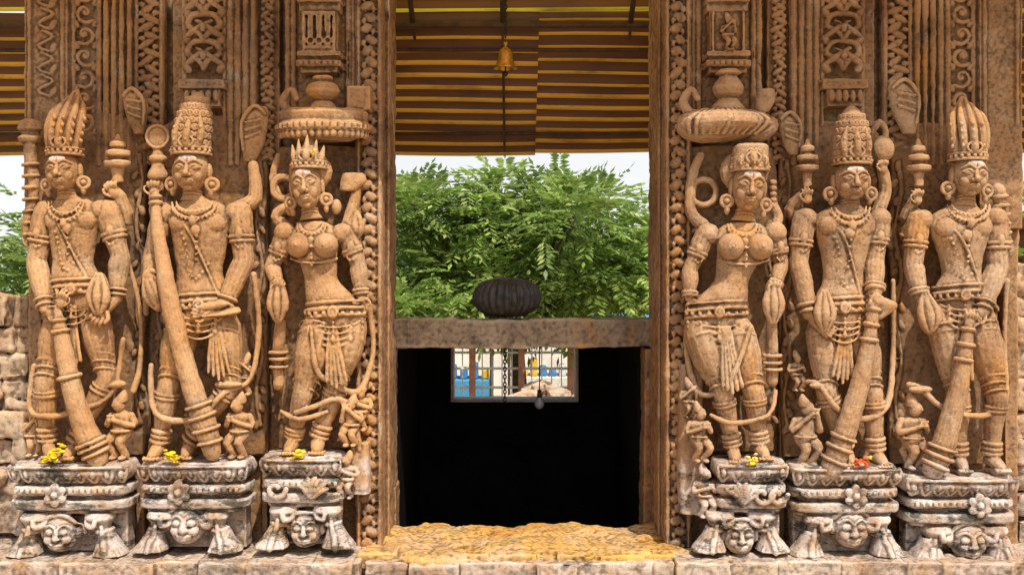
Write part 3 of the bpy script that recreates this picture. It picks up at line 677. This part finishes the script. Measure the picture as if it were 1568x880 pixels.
# ------------------------------------------------------------ masonry
def blocks(s,x0,x1,y0,y1,rh,df,db,wr=(50,110),gap=1.5,jd=5):
    y=y0
    while y<y1-3:
        h=min(rh*random.uniform(.8,1.2),y1-y); x=x0-random.uniform(0,20)
        while x<x1:
            w=random.uniform(*wr); a=max(x,x0); b=min(x+w,x1)
            if b-a>8: s.box((a+b)/2,y+h/2,(df+db)/2+random.uniform(-jd,jd),b-a-gap,h-gap,abs(df-db),rot=random.uniform(-.7,.7))
            x+=w
        y+=h
s=S(40); blocks(s,-500,556,851,915,27,72,-60,(50,110),3.5,7); blocks(s,1030,2100,851,915,27,72,-60,(50,110),3.5,7)
s.obj('plinth_course',M_B,2.2,None,disp=.016,dscale=.05,disp2=.022)
s=S(40); blocks(s,560,1030,855,950,24,64,0,(45,130),3.5,10); s.obj('sill_front_course',M_B,2.2,None,disp=.018,dscale=.05,disp2=.025)
# worn threshold: one fractured slab with uneven broken pieces
s=S(0)
zt=838
s.bx(560,1028,zt+4,zt+30,-165,34)
r=random.Random(11)
for i in range(60):
    s.ell(r.uniform(568,1020),zt+5+r.uniform(-1,4),r.uniform(-150,30),r.uniform(22,70),r.uniform(5,13),r.uniform(14,42),seg=12,ring=6)
for i in range(14):
    s.box(r.uniform(575,1012),zt+10,r.uniform(24,40),r.uniform(30,70),r.uniform(14,24),r.uniform(16,30),rot=r.uniform(-4,4))
s.obj('door_sill_slab',M_S,2.0,None,disp=.022,dscale=.06,disp2=.06)
def wall(name,X0,X1,yt,mat):
    s=S(-75); blocks(s,X0,X1,yt,860,46,-75,-150,(40,130),6,14); s.bx(X0+4,X1-4,yt+8,860,-92,-145)
    r=random.Random(3)
    for i in range(60): s.ell(r.uniform(X0,X1),r.uniform(yt+8,850),-78,r.uniform(10,26),r.uniform(8,18),r.uniform(4,12),rot=r.uniform(-25,25),seg=10,ring=7)
    s.obj(name,mat,2.6,None,disp=.03,dscale=.07,disp2=.06)
wall('rubble_stone_wall',-520,42,448,M_B); wall('rubble_stone_wall',1553,2100,400,M_B)
# ------------------------------------------------------------ inner shrine
def wbox(bm,x0,x1,y0,y1,z0,z1,z1b=None,z0b=None):
    z1b=z1 if z1b is None else z1b; z0b=z0 if z0b is None else z0b
    v=[bm.verts.new(p) for p in((x0,y0,z0),(x1,y0,z0),(x1,y1,z0b),(x0,y1,z0b),(x0,y0,z1),(x1,y0,z1),(x1,y1,z1b),(x0,y1,z1b))]
    for f in((3,2,1,0),(4,5,6,7),(0,1,5,4),(1,2,6,5),(2,3,7,6),(3,0,4,7)): bm.faces.new([v[i] for i in f])
def bobj(bm,name,mat,parent=None,bevel=0,smooth=False):
    bmesh.ops.recalc_face_normals(bm,faces=bm.faces)
    me=bpy.data.meshes.new(name); bm.to_mesh(me); bm.free()
    o=bpy.data.objects.new(name,me); col.objects.link(o); me.materials.append(mat)
    if bevel:
        b=o.modifiers.new('b','BEVEL'); b.width=bevel; b.segments=2
    for p in me.polygons: p.use_smooth=smooth
    if parent: o.parent=parent
    return o
shr=empty('inner_shrine_chamber')
yf=.62; xl=at(605,0,yf)[0]; xr=at(985,0,yf)[0]; zl0=at(0,532,yf)[2]; zl1=at(0,486,yf)[2]
s=S(-186)
for a,b,c in((560,700,0),(697,815,3),(812,1030,-1)): s.bx(a,b,487+abs(c),532+c*.5,-186,-262)
s.obj('lintel',M_LI,2.2,shr,disp=.014,dscale=.05,disp2=.02)
s=S(-190)
for a,b in((535,604),(986,1045)):
    for y0,y1 in((534,566),(567,668),(669,745),(746,850)):
        s.bx(a+random.uniform(-2,2)*(a>900),b+random.uniform(-2,2)*(a<900),y0,y1,-190-random.uniform(0,5),-255)
s.obj('door_posts',M_J,2.2,shr,disp=.012,dscale=.05,disp2=.01)
bm=bmesh.new(); yb=2.25
zc=zl0
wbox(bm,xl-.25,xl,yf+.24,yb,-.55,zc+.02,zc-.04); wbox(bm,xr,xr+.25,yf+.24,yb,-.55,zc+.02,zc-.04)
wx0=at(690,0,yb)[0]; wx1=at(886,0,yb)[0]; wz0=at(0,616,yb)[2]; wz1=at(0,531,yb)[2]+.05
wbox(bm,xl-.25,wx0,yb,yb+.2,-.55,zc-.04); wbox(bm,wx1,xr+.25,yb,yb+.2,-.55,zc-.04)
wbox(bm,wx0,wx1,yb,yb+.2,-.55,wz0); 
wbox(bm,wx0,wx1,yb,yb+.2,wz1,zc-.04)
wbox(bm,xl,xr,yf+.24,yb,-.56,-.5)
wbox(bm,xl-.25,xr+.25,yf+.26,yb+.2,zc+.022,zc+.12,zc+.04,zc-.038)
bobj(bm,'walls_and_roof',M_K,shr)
M_WF=stone('window_reveal_stone',(.6,.52,.43),(.5,.43,.36),(.65,.6,.52),streak=.3)
bm=bmesh.new()
wbox(bm,wx0-.004,wx0+.018,yb+.03,yb+.26,wz0,wz1); wbox(bm,wx1-.018,wx1+.004,yb+.03,yb+.26,wz0,wz1); wbox(bm,wx0+.018,wx1-.018,yb+.03,yb+.27,wz0-.01,wz0+.018)
bobj(bm,'window_frame',M_WF,shr,.004)
# ------------------------------------------------------------ amalaka
bm=bmesh.new(); cx,cy,cz=at(776,455,.76); f=(D+.76)/D; RX=53*K*f; RZ=31*K*f
seg=208; rg=26; rows=[]
for i in range(rg+1):
    a=math.pi*i/rg; row=[]; si=max(0.0,math.sin(a))
    for j in range(seg):
        b=2*math.pi*j/seg; rb=1-.10*(1-abs(math.sin(b*13)))**1.2*si
        sa=si**.72
        row.append(bm.verts.new((cx+RX*sa*rb*math.cos(b),cy+RX*sa*rb*math.sin(b),cz+RZ*math.cos(a)*.97)))
    rows.append(row)
for i in range(rg):
    for j in range(seg): bm.faces.new((rows[i][j],rows[i][(j+1)%seg],rows[i+1][(j+1)%seg],rows[i+1][j]))
bmesh.ops.remove_doubles(bm,verts=bm.verts,dist=1e-5)
o=bobj(bm,'ribbed_amalaka_stone',M_A,None,0,True)
t=bpy.data.textures.new('wear','CLOUDS'); t.noise_scale=.03; w_=o.modifiers.new('d','DISPLACE'); w_.texture=t; w_.strength=.006; w_.texture_coords='GLOBAL'
# ------------------------------------------------------------ corrugated roof
def corr_mat(name,base,dark,trans,rust=.8):
    m=N(name)
    c=m.mix(base,dark,m.rng(m.noise(3.5,8,.7,vec=m.mapv((.5,2,2))),.46,.70,0,.9))
    c=m.mix(c,(.12,.05,.018),m.rng(m.noise(14,8,.7,vec=m.mapv((.3,1,1))),.52,.74,0,rust))
    m.l(c,m.b.inputs['Base Color']); m.b.inputs['Roughness'].default_value=.5
    tr=m.n('ShaderNodeBsdfTranslucent'); m.l(c,tr.inputs[0])
    mx=m.n('ShaderNodeMixShader'); mx.inputs[0].default_value=trans
    m.l(m.b.outputs[0],mx.inputs[1]); m.l(tr.outputs[0],mx.inputs[2]); m.l(mx.outputs[0],m.out.inputs[0])
    return m.m
M_C=corr_mat('ochre_corrugated_sheet',(.90,.50,.065),(.58,.25,.035),.18,.65)
M_CV=corr_mat('painted_valley_shade',(.16,.065,.018),(.07,.03,.012),.03)  # dark stripes painted on one flank of each rib as its shade
M_CY=corr_mat('translucent_yellow_sheet',(.95,.75,.06),(.55,.35,.04),.6,.5)
def sheet(name,x0,x1,A,B,pitch,amp,mat,parent,off=0,valley=None):
    (y0,z0),(y1,z1)=A,B; L=math.hypot(y1-y0,z1-z0); ty,tz=(y1-y0)/L,(z1-z0)/L; ny,nz=-tz,ty
    n=int(L/pitch*16); nx=24; bm=bmesh.new(); R=[]; ph=[]
    for i in range(n+1):
        u=L*i/n; q=math.cos(2*math.pi*u/pitch); w=amp*q+off; ph.append(2*math.pi*(u+L/n*.5)/pitch)
        R.append([bm.verts.new((x0+(x1-x0)*j/nx,y0+ty*u+ny*w,z0+tz*u+nz*w+.006*math.sin(j*.9+i*.02))) for j in range(nx+1)])
    for i in range(n):
        for j in range(nx):
            fc=bm.faces.new((R[i][j],R[i][j+1],R[i+1][j+1],R[i+1][j]))
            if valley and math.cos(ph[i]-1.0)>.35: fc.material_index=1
    o=bobj(bm,name,mat,parent,0,True)
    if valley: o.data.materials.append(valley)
    return o
rf=empty('corrugated_tin_roof')
yA,yB=1.0,2.2; zA=at(0,24,yA)[2]; zB=at(0,236,yB)[2]; sl=(zA-zB)/(yB-yA)
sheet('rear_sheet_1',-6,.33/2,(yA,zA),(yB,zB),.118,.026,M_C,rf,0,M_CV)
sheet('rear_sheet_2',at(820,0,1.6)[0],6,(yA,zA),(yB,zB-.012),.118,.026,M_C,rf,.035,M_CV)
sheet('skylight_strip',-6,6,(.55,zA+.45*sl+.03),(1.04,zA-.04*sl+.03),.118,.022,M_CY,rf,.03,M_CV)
sheet('rear_top',-6,6,(-.35,zA+1.35*sl+.09),(.62,zA+.38*sl+.09),.118,.02,M_C,rf,.03)
zr=zA+1.35*sl+.09
sheet('added_shade_canopy',-6,6,(-.35,zr-.012),(-.84,zr-.29),.118,.02,M_C,rf)  # unseen canopy, added to shade the upper carved bands
M_W=simple('roof_pole',(.10,.05,.025),.7,0,.4,12)
M_BR=simple('brass',(.60,.36,.09),.35,.9,.4,25)
M_CH=simple('iron_chain',(.06,.045,.035),.55,.7,.4,60)
def cyl(bm,p,q,r,r2=None,seg=10):
    p=Vector(p); q=Vector(q); v=q-p
    m=v.to_track_quat('Z','Y').to_matrix().to_4x4(); m.translation=(p+q)/2
    bmesh.ops.create_cone(bm,cap_ends=True,segments=seg,radius1=r,radius2=r if r2 is None else r2,depth=v.length,matrix=m)
def slope(Y,off):
    best=None
    for k in range(201):
        y=yA+(yB-yA)*k/200; z=zA+(zB-zA)*k/200-off
        Yp=440-(z-CZ)/K*D/(D+y)
        if best is None or abs(Yp-Y)<best[0]: best=(abs(Yp-Y),y,z)
    return best[1:]
bm=bmesh.new()
for Y,r in((30,.024),(78,.013),(206,.013)):
    y,z=slope(Y,.06); cyl(bm,(-6,y,z),(6,y,z+.01),r)
for X in(592,645,771,950,1012):
    y0,z0=slope(26,.07); y1,z1=slope(232 if X not in(950,645) else 60,.07); x=at(X,0,1.6)[0]; cyl(bm,(x,y0,z0),(x+.004,y1,z1),.009)
    cyl(bm,(x,.5,zA+.5*sl-.04),(x,yA,zA-.05),.016)
cyl(bm,(-6,.70,zA+.3*sl-.02),(6,.70,zA+.3*sl-.02),.024)
cyl(bm,(-6,-.82,zr-.32),(6,-.82,zr-.32),.03)
for x in(-5.9,5.9):
    cyl(bm,(x,-.82,0),(x,-.82,zr-.30),.04); cyl(bm,(x,2.15,-.6),(x,2.15,zB-.03),.04)
bobj(bm,'roof_frame',M_W,rf,0,True)
bl=empty('hanging_brass_bell'); bx_,by_,bz_=at(774,100,.55)
def turned(bm,x,y,z,prof,seg=24,k=1):
    R=[[bm.verts.new((x+k*r*math.cos(a),y+k*r*math.sin(a),z+k*q)) for a in np.linspace(0,2*math.pi,seg,endpoint=False)] for r,q in prof]
    for i in range(len(R)-1):
        for j in range(seg): bm.faces.new((R[i][j],R[i][(j+1)%seg],R[i+1][(j+1)%seg],R[i+1][j]))
bm=bmesh.new(); turned(bm,bx_,by_,bz_-.02,[(.052,0),(.050,.006),(.040,.018),(.033,.045),(.030,.068),(.022,.082),(.010,.090),(.008,.10),(.014,.106),(.006,.118)],24,1.3)
o=bobj(bm,'bell_body',M_BR,bl,0,True); so=o.modifiers.new('s','SOLIDIFY'); so.thickness=.004
bm=bmesh.new(); cyl(bm,(bx_,by_,bz_+.06),(bx_,by_,bz_-.045),.004); bmesh.ops.create_icosphere(bm,subdivisions=2,radius=.015,matrix=Matrix.Translation((bx_,by_,bz_-.05))); bobj(bm,'clapper',M_CH,bl,0,True)
def chain(name,x,y,z0,z1,r,parent,mat=M_CH,ln=.03):
    me=bmesh.new(); n=int((z0-z1)/(ln*.75))
    for i in range(n):
        z=z0-i*ln*.75; ring=[]
        for k in range(10):
            a=k*math.pi/5; u=math.cos(a)*ln*.26; w=math.sin(a)*ln*.5
            c=Vector((x+(u if i%2 else 0),y+(0 if i%2 else u),z+w)); rr=[]
            rad=Vector(((u if i%2 else 0),(0 if i%2 else u),w)).normalized(); oth=Vector((0,1,0)) if i%2 else Vector((1,0,0))
            for q in range(5):
                b=q*2*math.pi/5; rr.append(me.verts.new(c+rad*r*math.cos(b)+oth*r*math.sin(b)))
            ring.append(rr)
        for k in range(10):
            for q in range(5): me.faces.new((ring[k][q],ring[(k+1)%10][q],ring[(k+1)%10][(q+1)%5],ring[k][(q+1)%5]))
    return bobj(me,name,mat,parent,0,True)
chain('bell_chain',bx_,by_,3.42,bz_+.13,.005,bl)
lc=empty('hanging_chain'); x,y,z=at(773,532,.95); chain('links',x,y,zl0+.01,at(0,622,.95)[2],.0045,lc)
lb=empty('hanging_light_bulb'); x,y,z=at(826,617,.95)
bm=bmesh.new(); cyl(bm,(x,y,zl0+.01),(x,y,z+.075),.004,seg=6); bobj(bm,'cord',M_CH,lb)
bm=bmesh.new(); cyl(bm,(x,y,z+.035),(x,y,z+.08),.016,.012,16); bobj(bm,'socket',M_CH,lb,0,True)
bm=bmesh.new(); turned(bm,x,y,z,[(.001,-.035),(.014,-.032),(.025,-.02),(.03,-.003),(.026,.015),(.017,.03),(.014,.04)],20)
bobj(bm,'bulb',simple('bulb_glass',(.16,.18,.21),.12,0,.1,5),lb,0,True)
# ------------------------------------------------------------ ground, terrace
bm=bmesh.new(); bmesh.ops.create_grid(bm,x_segments=2,y_segments=2,size=250)
for v in bm.verts: v.co.z=-.6
g=N('dry_ground'); c=g.ramp(g.noise(.6,10,.7),[(.35,(.30,.22,.14)),(.55,(.22,.20,.09)),(.7,(.14,.17,.06))]); g.l(c,g.b.inputs[0]); g.b.inputs['Roughness'].default_value=.95
bobj(bm,'ground',g.m)
bm=bmesh.new(); wbox(bm,-8,8,-9,.3,-.62,0); 
bobj(bm,'paved_terrace',stone('terrace_paving',(.46,.34,.22),(.38,.27,.17),(.50,.40,.28),streak=.1,pt=0))
# ------------------------------------------------------------ vegetation
def leafmat(name,ca,cb,cc):
    m=N(name); gm=m.n('ShaderNodeNewGeometry')
    c=m.ramp(gm.outputs['Random Per Island'],[(0,ca),(.55,cb),(1,cc)])
    c=m.mix(c,m.ramp(m.noise(1.6,4),[(.35,.5),(.62,1.3)]),1.0,'MULTIPLY')
    m.l(c,m.b.inputs[0]); m.b.inputs['Roughness'].default_value=.42; m.b.inputs['Specular IOR Level'].default_value=.45
    tr=m.n('ShaderNodeBsdfTranslucent'); m.l(m.mix(c,(.7,1,.2),.22),tr.inputs[0]); mx=m.n('ShaderNodeMixShader'); mx.inputs[0].default_value=.38
    m.l(m.b.outputs[0],mx.inputs[1]); m.l(tr.outputs[0],mx.inputs[2]); m.l(mx.outputs[0],m.out.inputs[0]); return m.m
M_LF=leafmat('pinnate_leaves',(.11,.18,.035),(.22,.33,.07),(.45,.53,.17))
M_LD=leafmat('distant_leaves',(.08,.14,.04),(.12,.19,.05),(.20,.28,.09))
M_BK=simple('bark',(.16,.11,.07),.9,0,.4,14,.01)
def tree(name,c,R,nf,leaf,mat,zg=-.6,trunk=.12,zmin=-9,nb=46,sp=.15):
    e=empty(name); c=np.array(c,float); R=np.array(R,float)
    cl=[]
    while len(cl)<nb:
        p=rng.uniform(-1,1,3)
        if .35<np.linalg.norm(p)<.92: cl.append(c+p*R)
    cl=np.array(cl); bm=bmesh.new()
    base=Vector((c[0]+.1,c[1]+.2,zg)); fork=Vector((c[0],c[1],c[2]-R[2]*.75)); cyl(bm,base,fork,trunk,trunk*.7)
    for p in cl[:26]:
        mid=fork.lerp(Vector(p),.5)+Vector((random.uniform(-.15,.15),random.uniform(-.15,.15),.12)); cyl(bm,fork,mid,trunk*.38,trunk*.22,7); cyl(bm,mid,Vector(p),trunk*.22,trunk*.07,6)
    bobj(bm,'trunk_and_limbs',M_BK,e,0,True)
    V=[];F=[];n=0
    for i in range(nf):
        k=rng.integers(nb); o=cl[k]+rng.normal(0,1,3)*R*np.array([sp,sp,sp*.87])
        if o[2]<zmin: continue
        out=(o-cl[k])/ (np.linalg.norm(o-cl[k])+1e-6)+ (o-c)/R*.5+rng.normal(0,.35,3); out[2]+=.1; out/=np.linalg.norm(out)
        side=np.cross(out,[0,0,1]); side/=np.linalg.norm(side)+1e-6; up=np.cross(side,out)
        L=leaf*rng.uniform(2.0,3.0); m=rng.integers(4,7)
        for a in range(m+1):
            t=(a+.6)/(m+1); q=o+out*L*t+np.array([0,0,-L*.38*t*t])
            for sg in((-1,1) if a<m else (0,)):
                dr=side*sg*.85+out*(.5 if sg else 1)+up*rng.uniform(-.25,.15)+np.array([0,0,-.3]); dr/=np.linalg.norm(dr)
                wv=np.cross(dr,up); wv/=np.linalg.norm(wv)+1e-6; l=leaf*rng.uniform(.8,1.1); w=l*.19
                V+=[q,q+dr*l*.45+wv*w,q+dr*l,q+dr*l*.45-wv*w]; F.append((n,n+1,n+2,n+3)); n+=4
    me=bpy.data.meshes.new('crown'); me.from_pydata([tuple(v) for v in V],[],F); me.materials.append(mat)
    o=bpy.data.objects.new('crown',me); col.objects.link(o); o.parent=e
tree('neem_tree',(.05,8.6,1.98),(2.5,1.9,1.16),3900,.14,M_LF,zmin=1.10,nb=38,sp=.135)
tree('neem_tree',(-7.0,10,1.5),(2.6,2.2,1.3),2600,.15,M_LF)
tree('neem_tree',(7.8,11,1.4),(2.4,2.2,1.6),1800,.16,M_LF)
tree('distant_tree_row',(0,20,1.6),(10,2.5,1.1),4200,.30,M_LD,trunk=.2,zmin=.95)
tree('flowering_shrub',(-1.35,7.2,1.25),(.6,.5,.3),500,.09,M_LF,trunk=.03,zmin=1.0)
# ------------------------------------------------------------ beyond the window
fe=empty('railing_fence'); M_WH=simple('white_paint',(.80,.79,.76),.5,0,.1,8); M_OR=simple('terracotta_paint',(.60,.26,.16),.7,0,.3,8)
bm=bmesh.new(); bm2=bmesh.new(); yy=8.1
for i in range(-8,9):
    x=.12+i*.62; wbox(bm2,x-.04,x+.04,yy-.05,yy+.05,-.6,.88)
for z in(.10,.34,.58,.78): cyl(bm,(-5,yy,z),(5.2,yy,z),.016,seg=6)
for i in range(-40,41): cyl(bm,(i*.125,yy,.02),(i*.125,yy,.84),.008,seg=5)
bobj(bm,'rails',M_WH,fe); bobj(bm2,'posts',M_OR,fe,.008)
bm=bmesh.new()
for i in range(150):
    a=random.gauss(.35,.5); m=Matrix.Translation((a,7.4+random.uniform(-.4,.4),-.55+random.uniform(0,.98)*math.exp(-((a-.35)/.9)**2)))@Matrix.Diagonal((random.uniform(.9,1.6),1,random.uniform(.6,.9),1))
    bmesh.ops.create_icosphere(bm,subdivisions=1,radius=random.uniform(.08,.16),matrix=m)
bobj(bm,'rubble_heap',M_B)
def stall(x,y,w,c1,c2):
    e=empty('market_stall'); bm=bmesh.new(); wbox(bm,x-w/2,x+w/2,y,y+.9,-.6,.05); bobj(bm,'counter',simple('counter_paint',c1,.7),e,.02)
    bm=bmesh.new(); wbox(bm,x-w*.6,x+w*.6,y-.25,y+1.2,.95,.99,1.15,1.11); bobj(bm,'awning',simple('awning_cloth',c2,.8),e)
    bm=bmesh.new()
    for a in(-.5,.5):
        for b in(0,.9): cyl(bm,(x+a*w,y+b,-.6),(x+a*w,y+b,.97+b*.12),.025)
    bobj(bm,'poles',M_W,e)
    for k in range(7):
        bm=bmesh.new(); xx=x-w/2+.1+k*(w-.2)/6; wbox(bm,xx-.06,xx+.06,y+.1,y+.35,.052,.052+random.uniform(.10,.4))
        bobj(bm,'goods',simple('goods',random.choice([(.7,.1,.08),(.8,.5,.05),(.05,.25,.6),(.75,.7,.65),(.75,.72,.7),(.1,.4,.12)]),.6),e,.03)
stall(-1.0,12.6,1.3,(.08,.35,.6),(.6,.08,.06)); stall(.55,13.2,1.2,(.75,.70,.62),(.75,.3,.1)); stall(1.9,12.8,1.0,(.6,.1,.1),(.1,.3,.55))
bm=bmesh.new(); wbox(bm,-3.4,3.8,16.5,16.8,-.6,.9); bobj(bm,'compound_wall',simple('cream_plaster',(.78,.72,.64),.9,0,.2,2))
bh=empty('brick_house'); bm=bmesh.new(); wbox(bm,7.2,12,9,13,-.6,2.4); bobj(bm,'walls',simple('brick_plaster',(.42,.2,.12),.9,0,.3,3),bh)
bm=bmesh.new(); wbox(bm,7.0,12.2,8.7,13.3,2.4,2.55); bobj(bm,'roof',simple('red_roof',(.4,.1,.05),.8),bh)
bm=bmesh.new(); wbox(bm,8.2,9.0,8.97,9.02,-.6,1.4); wbox(bm,10,10.9,8.97,9.02,.4,1.5); bobj(bm,'door_and_window',M_K,bh)
# ------------------------------------------------------------ offerings
M_Y=simple('marigold_petals',(.85,.60,.01),.6,0,.2,40); M_O=simple('orange_petals',(.8,.12,.03),.6,0,.2,40); M_WP=simple('white_petals',(.8,.78,.5),.6,0,.1,40)
def petals(X,Y,d,mat,n=16,r=.014,sp=(.035,.02,.03),lean=0):
    x=(X-784)*K*(D-d*K)/D; z=CZ-(Y-440)*K*(D-d*K)/D; bm=bmesh.new()
    for i in range(n):
        q=random.gauss(0,sp[0]*.5)
        mm=Matrix.Translation((x+q,-d*K+random.gauss(0,sp[1]*.5),z+random.gauss(0,sp[2]*.4)+lean*q))@Matrix.Rotation(random.uniform(0,6.3),4,'Z')@Matrix.Rotation(random.uniform(-1.2,1.2),4,'X')@Matrix.Diagonal((1,.65,.25,1))
        bmesh.ops.create_icosphere(bm,subdivisions=2,radius=r*random.uniform(.7,1.2),matrix=mm)
    return bobj(bm,'offering_flower',mat,None,0,True)
petals(76,700,48,M_Y,28,.017,lean=.7); petals(90,690,46,M_Y,14,.017); petals(262,700,48,M_Y,26,.017,lean=-.5); petals(456,695,46,M_Y,20,.016)
petals(1149,708,48,M_Y,18,.016); petals(1150,700,50,M_WP,6,.01); petals(1321,708,48,M_O,14,.015); petals(1326,703,48,M_Y,8,.012); petals(481,235,48,M_Y,5,.010,(.012,.01,.02))
# ------------------------------------------------------------ camera & light
cam=bpy.data.cameras.new('cam'); co=bpy.data.objects.new('camera',cam); col.objects.link(co)
co.location=(0,-D,CZ); co.rotation_euler=(math.pi/2,0,0)
cam.sensor_width=36; cam.lens=36*D/(1568*K); cam.clip_end=800; scene.camera=co
el=math.radians(57); az=math.radians(26)
dirv=Vector((math.sin(az)*math.cos(el),-math.cos(az)*math.cos(el),math.sin(el)))
su=bpy.data.lights.new('sun','SUN'); su.energy=4.5; su.angle=math.radians(.6); su.color=(1,.94,.84)
so=bpy.data.objects.new('sun',su); col.objects.link(so); so.rotation_euler=dirv.to_track_quat('Z','Y').to_euler(); so.location=(0,-5,8)
w=bpy.data.worlds.new('World'); scene.world=w; w.use_nodes=True; nt=w.node_tree
sk=nt.nodes.new('ShaderNodeTexSky'); sk.sky_type='NISHITA'; sk.sun_disc=False; sk.sun_elevation=el
sk.sun_rotation=math.pi-az; sk.air_density=1.0; sk.dust_density=5.0; sk.ozone_density=.6
tc=nt.nodes.new('ShaderNodeTexCoord'); sp_=nt.nodes.new('ShaderNodeSeparateXYZ'); nt.links.new(tc.outputs['Generated'],sp_.inputs[0])
mr=nt.nodes.new('ShaderNodeMapRange'); mr.interpolation_type='SMOOTHSTEP'; nt.links.new(sp_.outputs[2],mr.inputs[0])
for i,v in enumerate((.14,.45,1.0,.08)): mr.inputs[i+1].default_value=v
nz=nt.nodes.new('ShaderNodeTexNoise'); nz.inputs['Scale'].default_value=3.0; nz.inputs['Detail'].default_value=8; nt.links.new(tc.outputs['Generated'],nz.inputs[0])
mr2=nt.nodes.new('ShaderNodeMapRange'); nt.links.new(nz.outputs['Fac'],mr2.inputs[0])
for i,v in enumerate((.3,.6,.8,1.0)): mr2.inputs[i+1].default_value=v
mu=nt.nodes.new('ShaderNodeMath'); mu.operation='MULTIPLY'; nt.links.new(mr.outputs[0],mu.inputs[0]); nt.links.new(mr2.outputs[0],mu.inputs[1])
mx=nt.nodes.new('ShaderNodeMix'); mx.data_type='RGBA'; nt.links.new(mu.outputs[0],mx.inputs[0]); nt.links.new(sk.outputs[0],mx.inputs[6]); mx.inputs[7].default_value=(6.6,6.7,6.8,1)
bg=nt.nodes['Background']; nt.links.new(mx.outputs[2],bg.inputs[0]); bg.inputs[1].default_value=.15
scene.view_settings.view_transform='Standard'; scene.view_settings.look='None'; scene.view_settings.exposure=0
